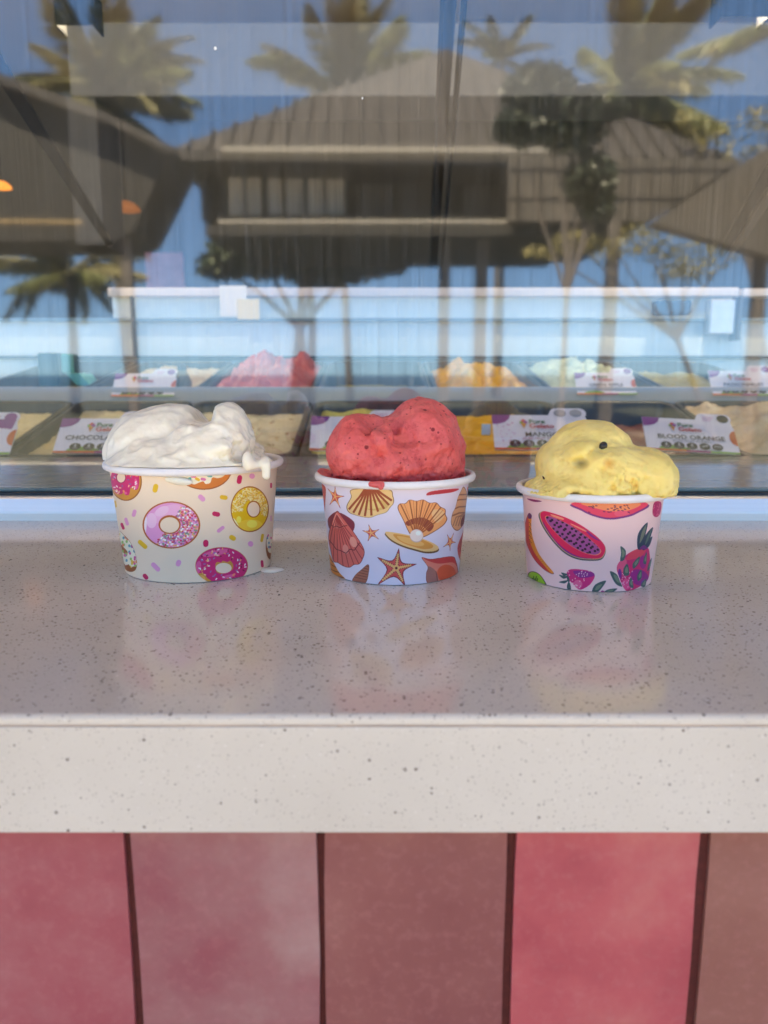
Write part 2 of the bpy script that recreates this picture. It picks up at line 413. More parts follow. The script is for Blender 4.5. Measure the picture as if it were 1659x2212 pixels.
ORANGE = simple('lit_orange_shade', (.8,.3,.06), .5, emit=(1.0,.32,.05), es=.22)
RUST = simple('rust_orange_glow', (.42,.13,.04), .6, emit=(1.0,.3,.06), es=.035)  # slight glow on an added lamp shape that stands in for a box
def pendant(px, py, Y, rad, label, shade):
    p = at_y(px, py, Y); e = empty('pendant_lamp', (p.x, p.y, p.z))
    MB().lathe([(rad*.25, rad*.55), (rad*.6, rad*.42), (rad*.95, .1*rad), (rad, -.1*rad), (rad*.93, -.12*rad), (rad*.55, rad*.36), (rad*.2, rad*.48)], 24, p).build('lamp_shade', shade, e, smooth=True)
    MB().tube([(p.x, p.y, p.z+rad*.5), (p.x, p.y, 3.0)], .006, 6).build('cord', STRUT, e)
    settle(e); tag(e, label, 'pendant lamp')
pendant(2, 404, 3.6, .045, 'orange lit pendant lamp near the left end of the shop ceiling', ORANGE)
pendant(272, 452, 4.6, .08, 'dimly glowing lamp shape standing in for a rust orange box beside the grey pillar', RUST)

TUBE = simple('lit_diffuser', (.9,.88,.85), .5, emit=(1.0,.90,.78), es=75.0)
LAMPB = simple('lamp_housing', (.30,.29,.30), .5)
def spot_lamp(px0, px1, py, Y, label):
    a = at_y(px0, py, Y); b = at_y(px1, py, Y); p = (a+b)/2; hw = (b.x-a.x)/2; e = empty('spot_lamp', p)
    MB().box((p.x-hw-.004, Y-.020, p.z+.006), (p.x+hw+.004, Y+.020, p.z+.026)).build('housing', LAMPB, e, bevel=.003)
    MB().box((p.x-hw+.008, Y-.016, p.z-.002), (p.x+hw-.008, Y+.012, p.z+.005)).build('diffuser', TUBE, e, bevel=.003)
    MB().box((p.x-hw-.006, Y-.0235, p.z-.022), (p.x+hw+.006, Y-.0205, p.z+.026)).box((p.x-hw-.008, Y-.0205, p.z-.022), (p.x-hw-.005, Y+.020, p.z+.026)).box((p.x+hw+.005, Y-.0205, p.z-.022), (p.x+hw+.008, Y+.020, p.z+.026)).build('glare_shield', simple('black_glare_shield', (.012,.012,.013), .8, spec=.1), e)  # added shield keeps the strong diffuser that lights the freezer out of view
    MB().tube([(p.x, Y, p.z+.03), (p.x, Y, 3.0)], .004, 6).build('cord', STRUT, e)
    settle(e); tag(e, label, 'lamp')
spot_lamp(1556, 1642, 16, 1.3, 'small lit white lamp at the upper right behind the glass')
spot_lamp(140, 202, 34, 1.3, 'small lit white lamp at the upper left behind the glass')

# scoop holder and bottle left in the freezer
TEAL = simple('teal_plastic', lin((96,190,176)), .3, var=.1)
TEAL_D = simple('dark_teal_plastic', lin((46,92,100)), .3, var=.1)
th = empty('scoop_tray', at_y(130, 830, 1.22))
a = at_y(78, 762, 1.24); b = at_y(128, 838, 1.24)
MB().box((a.x, 1.24, b.z), (b.x, 1.33, a.z)).build('holder_box', TEAL_D, th, bevel=.004)
a = at_y(129.5, 764, 1.235); b = at_y(154, 806, 1.235)
MB().box((a.x, 1.235, b.z), (b.x, 1.25, a.z)).build('upright', TEAL, th, bevel=.003)
a = at_y(140, 800, 1.21); b = at_y(195, 835, 1.21)
MB().prism([at_y(140,806,1.21), at_y(172,806,1.21), at_y(195,834,1.21), at_y(166,834,1.21)], (0,.05,0)).build('tray', TEAL, th, bevel=.002)
settle(th); tag(th, 'teal plastic scoop holder standing at the left of the freezer back row', 'scoop holder')
pb = at_y(396, 852, 1.19)
bt = empty('topping_bottle', pb)
MB().lathe([(0,0),(.013,0),(.0135,.002),(.0135,.02),(.009,.03),(.006,.034),(.006,.037)], 20, pb).build('body', simple('clear_syrup_plastic', lin((150,132,104)), .25), bt, smooth=True)
MB().lathe([(.0075,.0365),(.0075,.044),(.004,.046),(0,.046)], 20, pb).build('cap', simple('dark_blue_cap', lin((48,52,72)), .4), bt, smooth=True)
settle(bt); tag(bt, 'small topping bottle with dark cap in the freezer back row', 'bottle')

# ------------------------------------------------------------------ gelato pans with their gelato
PANM = simple('charcoal_pan_plastic', (.035,.036,.042), .35, var=.15, vscale=40)
def rrect(wd, ln, rad, z, n=5):
    pts = []
    for cx_, cy_, a0 in ((wd/2-rad, ln-rad, 0), (-wd/2+rad, ln-rad, 90), (-wd/2+rad, rad, 180), (wd/2-rad, rad, 270)):
        for k in range(n):
            a = R(a0+90*k/(n-1)); pts.append((cx_+rad*math.cos(a), cy_+rad*math.sin(a), z))
    return pts
def pan_mesh(wd, ln):
    def ins(i, z, r_): return [(x, y+i, z_) for x, y, z_ in rrect(wd-2*i, ln-2*i, r_, z)]
    return MB().loft([ins(.0015, -.010, .018), ins(0, -.003, .02), ins(.001, 0, .02), ins(.008, .0, .018), ins(.0095, -.003, .016), ins(.014, -.055, .014)])
PW = .1725
row_specs = [(Y1+.004, ZL-.0005, YD-.006, zd0-.002), (YD+.016, zd1-.004, YR-.03, zr(780, YR-.03))]
panproto = []
for r_, (ya, za, yb, zb) in enumerate(row_specs):
    L_ = math.hypot(yb-ya, zb-za); panproto.append((L_, math.atan2(zb-za, yb-ya)))
def vnoise2(u, v_, sc, seed):
    r_ = np.random.default_rng(seed); g = r_.random((64, 64))
    x = u*sc; y = v_*sc; xi = np.floor(x).astype(int); yi = np.floor(y).astype(int); fx = x-xi; fy = y-yi
    fx = fx*fx*(3-2*fx); fy = fy*fy*(3-2*fy)
    G = lambda i, j: g[i % 64, j % 64]
    return (G(xi,yi)*(1-fx)+G(xi+1,yi)*fx)*(1-fy)+(G(xi,yi+1)*(1-fx)+G(xi+1,yi+1)*fx)*fy
def gelato_heap(L_, level, mound, seed, rough, hollow=0.0, front=0.0):
    nu, nv = 44, 60; wd = PW-.022; ln = L_-.022
    U, W_ = np.meshgrid(np.linspace(0,1,nu), np.linspace(0,1,nv)); 
    e = np.minimum(np.minimum(U, 1-U)*2.6, np.minimum(W_, 1-W_)*4); e = np.clip(e, 0, 1); e = e*e*(3-2*e)
    n = vnoise2(U*wd*10, W_*ln*10, 4, seed)*.55 + vnoise2(U*wd*10, W_*ln*10, 10, seed+1)*.3 + vnoise2(U*wd*10, W_*ln*10, 26, seed+2)*.15
    z = level + mound*e**.5*(.45+1.1*(n-.5)) + rough*(n-.5) - hollow*np.exp(-((U-.55)**2/.06+(W_-.6)**2/.09)) - .004*(1-e) - front*np.clip(1-W_*2.5, 0, 1)
    vs_ = np.stack([(U-.5)*wd, .011+W_*ln, z], -1).reshape(-1, 3)
    fs = [(j*nu+i, j*nu+i+1, (j+1)*nu+i+1, (j+1)*nu+i) for j in range(nv-1) for i in range(nu-1)]
    return MB().add(vs_.tolist(), fs)
def gel_mat(name, c1, c2, rough=.4, bits=None):
    m = M_(name); n = m.noise(38, 5, .65)
    c = m.ramp(n, [(.3, c1), (.7, c2)])
    if bits:
        vo = m.N('ShaderNodeTexVoronoi'); vo.inputs['Scale'].default_value = 70; m.L(m.tc(), vo.inputs['Vector'])
        sep = m.N('ShaderNodeSeparateColor'); m.L(vo.outputs['Color'], sep.inputs[0])
        f = m.math('MULTIPLY', m.math('LESS_THAN', vo.outputs['Distance'], .35), m.math('LESS_THAN', sep.outputs[0], .3))
        c = m.mix(f, c, bits)
    m.set(Base_Color=c, Roughness=rough, Subsurface_Weight=.15, Subsurface_Radius=(.01,.006,.003), Subsurface_Scale=.3)
    m.bump(m.noise(120, 5, .7), .5, .002)
    return m.m
G_CREAM = gel_mat('cream_gelato', lin((205,188,140)), lin((226,212,172)))
G_VAN = gel_mat('vanilla_gelato', lin((214,202,166)), lin((226,216,188)), bits=lin((176,150,96)))
G_LIME = gel_mat('lime_gelato', lin((188,186,90)), lin((212,208,120)))
G_MANGO = gel_mat('mango_gelato', lin((222,160,28)), lin((240,186,60)))
G_BERRY = gel_mat('berry_gelato', lin((204,88,96)), lin((222,122,128)))
G_MINT = gel_mat('pale_green_gelato', lin((178,192,166)), lin((198,210,186)))
G_BEIGE = gel_mat('beige_gelato', lin((204,180,146)), lin((222,202,172)))
G_OLIVE = gel_mat('olive_gelato', lin((140,132,70)), lin((168,156,90)))
G_RED = gel_mat('blood_orange_gelato', lin((118,62,56)), lin((140,82,72)))
BND = [-.628, -.453, -.278, -.103, .072, .247, .422, .597]
front = [('cream', G_CREAM, -.012, .010, .0, 'pale cream gelato in the front row pan farthest left'),
         ('cream', G_CREAM, -.010, .008, .012, 'pale cream gelato behind the chocolate flavour sign'),
         ('vanilla', G_VAN, -.012, .010, .02, 'vanilla gelato with fruit pieces in the pan behind the white scoop'),
         ('lime', G_LIME, -.010, .012, .0, 'lime yellow gelato in the front row pan behind the red scoop'),
         ('mango', G_MANGO, -.016, .010, .0, 'golden mango gelato in the front row pan between red and yellow scoops'),
         ('red', G_RED, -.030, .006, .0, 'nearly finished dark red sorbet in the pan behind the yellow scoop'),
         ('beige', G_BEIGE, -.004, .022, .0, 'beige gelato mounded in the front row pan farthest right')]
back = [('olive', G_OLIVE, -.03, .006, .0, 'low dull gelato in the back row pan farthest left'),
        ('beige', G_BEIGE, -.010, .014, .0, 'beige gelato in the back row pan behind the illegible flavour sign'),
        ('berry', G_BERRY, -.004, .050, .0, 'pink red berry gelato mounded high in the back row'),
        ('olive', G_OLIVE, -.040, .006, .0, 'thin remains of green gelato in the dark empty back row pan'),
        ('mango', G_MANGO, -.012, .036, .0, 'bright mango gelato heaped in the back row pan'),
        ('mint', G_MINT, -.008, .030, .0, 'pale green gelato heaped left of the green apple sign'),
        ('olive', G_OLIVE, -.020, .012, .0, 'yellow green gelato beside the passionfruit sign in the back row')]
pan_words = ['farthest left', 'second from the left', 'third from the left', 'in the middle', 'third from the right', 'second from the right', 'farthest right']
for r_, items in enumerate((front, back)):
    ya, za, yb, zb = row_specs[r_]; L_, tilt = panproto[r_]
    pm = None
    for i, (nm, mat, lev, mound, hollow, lab) in enumerate(items):
        xc = (BND[i]+BND[i+1])/2
        if pm is None:
            o = pan_mesh(PW, L_).build('gelato_pan', PANM, smooth=True, fix=False); pm = o
        else: o = pm.copy(); COL.objects.link(o)
        o.location = (xc, ya, za); o.rotation_euler = (tilt, 0, 0)
        tag(o, 'charcoal gelato pan %s in the %s row' % (pan_words[i], ('front', 'back')[r_]), 'gelato pan', 'charcoal gelato pans set in two rows')
        g = gelato_heap(L_, lev, mound, 40*r_+i*5, .008, hollow).build('gelato_heap', mat, smooth=True, fix=False)
        g.location = (xc, ya, za); g.rotation_euler = (tilt, 0, 0)
        tag(g, lab, 'gelato', 'gelato filling the pans')

# ------------------------------------------------------------------ flavour signs
S_WHITE = simple('sign_card_white', lin((238,230,236)), .35, spec=.5)
SIGNC = {k: simple('sign_ink_'+k, lin(c), .4) for k, c in dict(purple=(138,60,140), green=(36,112,72), red=(200,52,62), dark=(62,58,66), black=(34,34,40),
         leaf=(132,172,84), orange=(220,98,48), magenta=(168,40,110), teal=(120,150,150), white=(236,236,236), pinkpale=(214,140,180), scoopgreen=(130,180,90), scoopred=(222,90,90),
         scooppurple=(160,80,160), cone=(226,150,80), grey=(150,148,156), silver=(170,168,172)).items()}
_fonts = {}
def text_mesh(txt, size, align='LEFT', bold=0.0, sx=1.0):
    cu = bpy.data.curves.new('lettering', 'FONT'); cu.body = txt; cu.size = size; cu.align_x = align; cu.resolution_u = 2
    cu.offset = bold*size
    ob = bpy.data.objects.new('lettering', cu); COL.objects.link(ob)
    dg = bpy.context.evaluated_depsgraph_get(); dg.update()
    me = bpy.data.meshes.new_from_object(ob.evaluated_get(dg))
    vs_ = [(v.co.x*sx, v.co.y) for v in me.vertices]; fs = [tuple(p.vertices) for p in me.polygons]
    bpy.data.objects.remove(ob); bpy.data.curves.remove(cu); bpy.data.meshes.remove(me)
    return vs_, fs
def circ(cx_, cy_, rx, ry=None, n=24): ry = ry or rx; return [(cx_+rx*math.cos(2*math.pi*k/n), cy_+ry*math.sin(2*math.pi*k/n)) for k in range(n)]
SW, SH = .112, .066
def sign(loc, tilt, roll, scale, label, title=None, sub=None, icons=5, tabc=('purple',), flip=False, yaw=0.0, title_align='CENTER', splash=False):
    e = empty('flavour_sign', loc); e.rotation_euler = (tilt, roll, yaw); e.scale = (scale,)*3
    tag(e, label, 'flavour sign', 'flavour signs leaning on the gelato pans')
    def flat(name, polys, mat, lev, par=e):
        mb = MB()
        for p in polys: mb.add([(x, y, .0008+lev*.00018) for x, y in p], [tuple(range(len(p)))])
        return mb.build(name, mat, par, fix=False)
    def letters(name, items, mat, lev=6):
        mb = MB()
        for txt, x, y, size, al, bold, sx in items:
            vs_, fs = text_mesh(txt, size, al, bold, sx); mb.add([(x+a, y+b, .0008+lev*.00018) for a, b in vs_], fs)
        return mb.build(name, mat, e, fix=False)
    # card outline with the rounded tab at its upper right
    X0, X1 = -SW/2, SW/2
    out = [(X0, 0), (X1, 0), (X1, SH*.60)]
    out += [(X1-.001+.0*k, SH*.60+.001*k) for k in (1,)]
    tabx0, tabx1, taby = X1-.044, X1-.001, SH*.87+.0045
    out += [(tabx1-.0075+.0075*math.cos(R(a)), taby-.0075+.0075*math.sin(R(a))) for a in (-40,-15,10,35,60,90)]
    out += [(tabx0+.0075+.0075*math.cos(R(a)), taby-.0075+.0075*math.sin(R(a))) for a in (90,115,140,165)]
    out += [(tabx0-.002, SH*.87-.006), (X0, SH*.87-.006)]
    mb = MB(); mb.prism([(x, y, -.0004) for x, y in out], (0,0,.0011)); mb.build('card', S_WHITE, e)
    T = SH*.87-.006
    if flip: flat('corner_blot', [[(X1-.026, T*.999), (X1-.004, T), (X1-.006, T-.015), (X1-.022, T-.013)]], SIGNC['purple'], 1)
    else: flat('corner_blot', [[(X0, T), (X0, T-.0135), (X0+.006, T-.0135), (X0+.014, T-.011), (X0+.0195, T-.006), (X0+.0215, T)]], SIGNC['purple'], 1)
    flat('edge_blot', [[(X1-.0002, .013), (X1-.0002, .036)] + [(X1-.0085*math.sin(R(a)), .0245+.0115*math.cos(R(a))) for a in range(12, 170, 14)]], SIGNC['orange'], 1)
    flat('green_blot', [[(X0+.014, .0032), (X0+.016, .006), (X0+.022, .0085), (X0+.032, .0095), (X0+.042, .0085), (X0+.05, .006), (X0+.053, .0032)]], SIGNC['leaf'], 1)
    for nm, c, a, b in (('stripe', 'orange', 0, .42), ('stripe', 'magenta', .42, .68), ('stripe', 'leaf', .68, 1)):
        flat(nm, [[(X0+SW*a, 0), (X0+SW*b, 0), (X0+SW*b, .0032), (X0+SW*a, .0032)]], SIGNC[c], 2)
    if splash:
        r_ = random.Random(3); ps = []
        for _ in range(26):
            x, y = X0+.004+r_.random()*.022, .012+r_.random()*.028; ps.append(circ(x, y, r_.uniform(.0004,.0012), r_.uniform(.0004,.001), 7))
        flat('petal_print', ps, SIGNC['pinkpale'], 1)
    lx = X0+.036; ly = T-.0125
    flat('logo_scoops', [circ(lx-.0022, ly+.001, .0024, n=12)], SIGNC['scoopgreen'], 2)
    flat('logo_scoops', [circ(lx, ly+.0032, .0026, n=12)], SIGNC['scoopred'], 3)
    flat('logo_scoops', [circ(lx+.0022, ly+.001, .0024, n=12)], SIGNC['scooppurple'], 4)
    flat('logo_cone', [[(lx-.0032, ly-.0006), (lx+.0032, ly-.0006), (lx, ly-.0085)]], SIGNC['cone'], 5)
    letters('lettering', [('Pure', lx+.006, ly-.001, .0088, 'LEFT', .022, 1.15)], SIGNC['green'])
    letters('lettering', [('Gelato', lx+.006, ly-.0076, .0088, 'LEFT', .022, 1.2)], SIGNC['red'])
    letters('lettering', [('A FAMILY OF FLAVOURS', lx+.006, ly-.0112, .0024, 'LEFT', 0, 1.2)], SIGNC['teal'])
    if title: letters('lettering', [(title, (X0+.010 if title_align == 'LEFT' else 0), .0188, .0094, title_align, .014, 1.12)], SIGNC['dark'])
    if sub: letters('lettering', [(sub, 0, .0146, .0042, 'CENTER', .006, 1.15)], SIGNC['magenta'] if splash else SIGNC['grey'])
    if icons:
        for k in range(icons):
            x = X0+.024+k*.0155
            d = flat('icon_disc', [circ(x, .0092, .0066, .0052)], SIGNC['black'], 3)
            g = MB()
            if k == 4:
                vs_, fs = text_mesh('99%', .0055, 'CENTER', .02, 1.0); g.add([(x+a, .0076+b, .0008+5*.00018) for a, b in vs_], fs)
            elif k == 3:
                for cx2, cy2, rr in ((-.002, -.0004, .0017), (.0022, .0008, .0019), (0, .0002, .0011)): g.add([(a, b, .0008+5*.00018) for a, b in circ(x+cx2, .0094+cy2, rr, rr*.8, 10)], [tuple(range(10))])
            else:
                g.add([(a, b, .0008+5*.00018) for a, b in ((x-.0013,.0082),(x+.0013,.0082),(x+.0014,.0115),(x+.0005,.0122),(x+.0005,.0132),(x-.0005,.0132),(x-.0005,.0122),(x-.0014,.0115))], [tuple(range(8))])
                g.add([(a, b, .0008+5*.00018) for a, b in ((x-.003,.0063),(x+.003,.0063),(x+.003,.0070),(x-.003,.0070))], [(0,1,2,3)])
            g.build('icon_glyph', SIGNC['silver'], d, fix=False)
        letters('lettering', [('MAY CONTAIN TRACES OF ALLERGENS', 0, .0040, .0026, 'CENTER', 0, 1.1)], SIGNC['dark'], 6)
    if len(tabc) == 2:
        for k, c in enumerate(tabc): flat('tab_disc', [circ(tabx0+.012+k*.0185, taby-.0078, .0072, .0058)], SIGNC[c], 2)
    else:
        flat('tab_disc', [circ(tabx1-.0105, taby-.0076, .0074, .0062)], SIGNC[tabc[0]], 2)
        flat('tab_print', [[(tabx0+.007, taby-.006-k*.0026), (tabx0+.021-k*.002, taby-.006-k*.0026), (tabx0+.021-k*.002, taby-.0068-k*.0026), (tabx0+.007, taby-.0068-k*.0026)] for k in range(3)], SIGNC['pinkpale'], 2)
    return e
def sign_at(pxl, pxr, py, Y, **kw):
    a = at_y(pxl, py, Y); b = at_y(pxr, py, Y)
    sc_ = (b.x-a.x)/SW
    return sign(((a.x+b.x)/2, Y, a.z), scale=sc_, **kw)
YS = Y1+.004
sign_at(-192, 20, 983, YS, tilt=R(48), roll=0, label='flavour sign cut off by the left edge of the photo', icons=5, flip=True)
sign_at(113, 328, 980, YS, tilt=R(46), roll=0, label='flavour sign reading CHOCOLATE behind the white scoop', title='CHOCOLATE S', title_align='LEFT')
sign_at(668, 880, 975, YS, tilt=R(46), roll=R(.4), label='flavour sign mostly hidden behind the red scoop', icons=5)
sign_at(1069, 1282, 973, YS, tilt=R(47), roll=R(.2), label='flavour sign reading MANGO with pink petal print', title='MANGO', sub='(PURE FRUIT SORBET)', tabc=('grey', 'silver'), splash=True)
sign_at(1398, 1600, 978, YS-.006, tilt=R(47), roll=R(3.2), label='flavour sign reading BLOOD ORANGE, tilted towards the right', title='BLOOD ORANGE', sub='(PURE FRUIT SORBET)', tabc=('black',))
YS2 = YD-.004
sign_at(240, 376, 857, YS2, tilt=R(52), roll=0, label='back row flavour sign with blurred title near the bottle', sub='(SORBET)')
sign_at(1247, 1377, 853, YS2, tilt=R(52), roll=0, label='flavour sign reading GREEN APPLE in the back row', title='GREEN APPLE', icons=0)
sign_at(1540, 1682, 855, YS2, tilt=R(54), roll=R(.3), label='flavour sign reading PASSIONFRUIT in the back row', title='PASSIONFRUIT')
tk = boxpix('price_tag', 1041, 916, 1060, 940, Y1+.03, .003, PAPER_W, .0005)
tag(tk, 'small blank white tag stuck in the mango pan beside the MANGO sign', 'tag')

# ------------------------------------------------------------------ paper cups
class Cup:
    def __init__(s, cx, fy, rb, rt, zrim, org, sc):
        s.cx = cx; s.cy = fy; s.rb = rb; s.rt = rt; s.h = zrim; s.org = org; s.sc = sc
    def pix(s, x, y): return ((s.org[0]+x/s.sc)*1659/3024, (s.org[1]+y/s.sc)*1659/3024)
    def P(s, x, y, dy=0.0):                    # crop point -> cup space (axis at 0, counter at 0)
        p = at_y(*s.pix(x, y), s.cy+dy); return Vector((p.x-s.cx, dy, p.z-ZC))
    def S(s, n, dy=0.0): return n/s.sc*1659/3024/FPX*(s.cy+dy)    # crop length -> metres
    def uv(s, x, y):                           # crop point -> (angle, height) on the cone
        d = ray(*s.pix(x, y)); o = Vector((-s.cx, -s.cy, EYE))
        k = (s.rt-s.rb)/s.h
        # (ox+t dx)^2+(oy+t dy)^2 = (rb + k (oz+t dz))^2
        r0 = s.rb+k*o.z; rd = k*d.z
        A = d.x**2+d.y**2-rd**2; B = o.x*d.x+o.y*d.y-r0*rd; Cc = o.x**2+o.y**2-r0**2
        disc = max(B*B-A*Cc, 0); t = (-B-math.sqrt(disc))/A
        p = o+d*t
        return math.atan2(p.x, -p.y), p.z
TW, THH = 1600, 520
class Canvas:
    def __init__(s, cup, bgc): s.c = cup; s.a = np.empty((THH, TW, 3), np.float32); s.a[:] = np.array(bgc)/255
    def xy(s, pts):
        out = []
        for x, y in pts:
            an, z = s.c.uv(x, y); out.append((an/math.pi*TW+TW/2, z/s.c.h*THH))
        return np.array(out)
    def fill(s, pts, col, clip=None, alpha=1.0):
        q = s.xy(pts); x0, y0 = np.floor(q.min(0)).astype(int)-1; x1, y1 = np.ceil(q.max(0)).astype(int)+2
        x0 = max(x0, 0); y0 = max(y0, 0); x1 = min(x1, TW); y1 = min(y1, THH)
        if x1 <= x0 or y1 <= y0: return None
        X, Y = np.meshgrid(np.arange(x0, x1)+.5, np.arange(y0, y1)+.5); ins = np.zeros(X.shape, bool)
        for i in range(len(q)):
            ax, ay = q[i]; bx, by = q[i-1]
            if ay == by: continue
            ins ^= ((ay > Y) != (by > Y)) & (X < (bx-ax)*(Y-ay)/(by-ay)+ax)
        full = np.zeros((THH, TW), bool); full[y0:y1, x0:x1] = ins
        if clip is not None: full &= clip
        s.a[full] = s.a[full]*(1-alpha)+np.array(col)/255*alpha
        return full
    def ell(s, cx_, cy_, rx, ry, col, rot=0, clip=None, alpha=1.0, n=40):
        c_, s_ = math.cos(R(rot)), math.sin(R(rot)); p = []
        for k in range(n):
            a = 2*math.pi*k/n; u, v_ = rx*math.cos(a), ry*math.sin(a); p.append((cx_+u*c_-v_*s_, cy_+u*s_+v_*c_))
        return s.fill(p, col, clip, alpha)
    def pill(s, cx_, cy_, ln, wd, rot, col, clip=None):
        c_, s_ = math.cos(R(rot)), math.sin(R(rot)); p = []
        for sg, a0 in ((1, -90), (-1, 90)):
            for k in range(7):
                a = R(a0+30*k); u = sg*(ln/2-wd/2)+wd/2*math.cos(a); v_ = wd/2*math.sin(a); p.append((cx_+u*c_-v_*s_, cy_+u*s_+v_*c_))
        return s.fill(p, col, clip)
    def line(s, pts, wd, col, clip=None):
        for (ax, ay), (bx, by) in zip(pts[:-1], pts[1:]):
            L_ = math.hypot(bx-ax, by-ay) or 1e-6; nx, ny = -(by-ay)/L_*wd/2, (bx-ax)/L_*wd/2
            s.fill([(ax+nx, ay+ny), (bx+nx, by+ny), (bx-nx, by-ny), (ax-nx, ay-ny)], col, clip)
    def image(s, name):
        im = bpy.data.images.new(name, TW, THH); buf = np.ones((THH, TW, 4), np.float32); buf[..., :3] = np.clip(np.power(s.a, .9)*np.array([1.06,1.0,.95]), 0, .985)
        im.pixels.foreach_set(buf.ravel()); im.update(); im.pack(); return im
def smooth(pts, n=5):
    out = []; m = len(pts)
    for i in range(m):
        p0, p1, p2, p3 = (np.array(pts[(i+k-1) % m], float) for k in range(4))
        for j in range(n):
            t = j/n; out.append(tuple(.5*((2*p1)+(-p0+p2)*t+(2*p0-5*p1+4*p2-p3)*t*t+(-p0+3*p1-3*p2+p3)*t**3)))
    return out
def grow(pts, k, dx=0, dy=0):
    c = np.mean(np.array(pts), 0); return [(c[0]+(x-c[0])*k+dx, c[1]+(y-c[1])*k+dy) for x, y in pts]

CUPS = [Cup(-.1166, .4728, .0447, .0504, .0640, (380,1560), 2.212),
        Cup(.0067, .4631, .0396, .0448, .0572, (1200,1540), 2.304),
        Cup(.1216, .4450, .0358, .0401, .0518, (1980,1600), 2.304)]

def paint_donuts(c):
    v = Canvas(c, (248,219,196)); P0 = (248,219,196); r_ = random.Random(5)
    BR = (176,84,28); TAN = (204,140,58); MAG = (206,36,108); PK = (226,150,208); YE = (226,184,28)
    def donut(cx_, cy_, rx, ry, edge, ice, hx, hy, hrx, hry, ir=.93):
        a = v.ell(cx_, cy_, rx, ry, edge); b = v.ell(cx_, cy_, rx*ir, ry*ir, ice, clip=a); return a, b
    # lilac donut with round sprinkles
    a, b = donut(652,1128,252,206,BR,PK,0,0,0,0,.945)
    v.ell(600,1030,150,60,(232,172,220),-25,b); v.ell(570,1008,66,38,(240,192,230),-28,b); v.ell(480,1090,44,66,(240,192,230),0,b); v.ell(425,1130,12,90,(250,228,244),4,b)
    cols = [(206,50,80),(240,170,110),(170,110,180),(250,240,245),(120,150,130),(232,120,150),(190,70,120)]
    for _ in range(430):
        t = r_.uniform(-1.15, 2.2); rr = r_.uniform(.38, .93)
        x = 652+252*rr*math.cos(t); y = 1128+206*rr*math.sin(t)
        v.ell(x, y, 10, 8.5, cols[r_.randrange(7)], 0, b, n=10)
    v.ell(637,1124,97,82,BR); v.ell(637,1128,83,68,P0)
    # yellow donut with pale grains
    a, b = donut(1335,990,167,200,(170,92,20),YE,0,0,0,0,.95)
    v.ell(1340,1130,110,50,(236,200,60),0,b); v.ell(1355,1118,46,34,(250,228,90),0,b); v.ell(1240,1080,22,30,(250,228,90),0,b); v.ell(1215,1110,10,50,(250,240,180),-30,b)
    for _ in range(420):
        t = r_.uniform(-3.3, .35); rr = r_.uniform(.36, .94); x = 1335+167*rr*math.cos(t); y = 990+200*rr*math.sin(t)
        v.pill(x, y, 20, 9, r_.uniform(0,180), r_.choice([(248,222,150),(240,200,110),(252,234,180),(210,160,60)]), b)
    v.ell(1368,990,61,74,(170,92,20)); v.ell(1368,991,52,64,P0)
    # magenta donut at the bottom
    a, b = donut(1090,1482,230,162,TAN,MAG,0,0,0,0,.985)
    v.fill(smooth([(870,1560),(930,1550),(965,1590),(1000,1620),(960,1660),(880,1640)]), TAN, a); v.fill(smooth([(890,1570),(925,1566),(950,1600),(930,1640),(890,1630)]), (222,164,84), a)
    v.ell(1040,1370,120,26,(226,88,150),-12,b); v.ell(885,1500,24,60,(226,88,150),10,b); v.ell(1150,1575,60,14,(226,88,150),-14,b)
    v.fill(smooth([(1035,1480),(1050,1450),(1085,1455),(1100,1440),(1140,1450),(1165,1440),(1190,1475),(1180,1520),(1110,1550),(1050,1540)]), TAN)
    v.ell(1107,1503,70,45,P0)
    for _ in range(70):
        t = r_.uniform(0,6.28); rr = r_.uniform(.48,.92); v.pill(1090+230*rr*math.cos(t), 1482+162*rr*math.sin(t), 22, 10, r_.uniform(0,180), r_.choice([(252,240,244),(240,150,100),(150,110,170),(130,20,60),(250,200,160)]), b)
    # half donut at the upper left
    a = v.ell(258,750,138,168,(150,84,30)); v.ell(256,748,130,160,TAN,0,a)
    b = v.fill(smooth([(100,620),(340,620),(372,720),(362,810),(330,820),(300,800),(285,860),(255,868),(235,845),(215,860),(170,850),(120,760)]), MAG, a)
    v.ell(345,770,14,46,(226,88,150),-6,b); v.ell(250,850,16,12,(226,88,150),0,b)
    for _ in range(34):
        v.pill(r_.uniform(140,360), r_.uniform(680,860), 22, 10, r_.uniform(0,180), r_.choice([(252,240,244),(240,150,100),(140,90,150),(250,200,160)]), b)
    v.ell(214,714,42,50,(150,20,70)); v.ell(214,714,36,44,P0)
    # donut cut by the rim
    a = v.ell(935,640,245,182,(160,80,26)); v.ell(935,636,238,176,(206,112,44),0,a)
    b = v.fill(smooth([(690,560),(1190,560),(1120,690),(1060,720),(1010,715),(990,760),(950,770),(930,748),(890,760),(850,775),(815,760),(790,740),(740,720)]), (244,234,214), a)
    for x, y, cc in ((805,728,(90,170,170)),(880,730,(220,180,50)),(930,730,(214,110,170)),(985,700,(90,170,170)),(845,705,(214,110,170))): v.pill(x, y, 48, 24, r_.uniform(-30,30), cc, b)
    # donut at the lower left with coloured dots
    a = v.fill(smooth([(195,1190),(240,1215),(290,1270),(330,1350),(352,1440),(345,1510),(310,1535),(265,1525),(235,1480),(215,1400)]), (150,78,30))
    b = v.fill(smooth([(195,1190),(240,1220),(290,1275),(330,1355),(350,1440),(345,1490),(318,1488),(300,1500),(280,1470),(255,1480),(232,1440),(215,1380)]), (242,234,212), a)
    v.fill(smooth([(205,1290),(235,1320),(270,1360),(262,1385),(235,1370),(215,1340)]), (160,84,34))
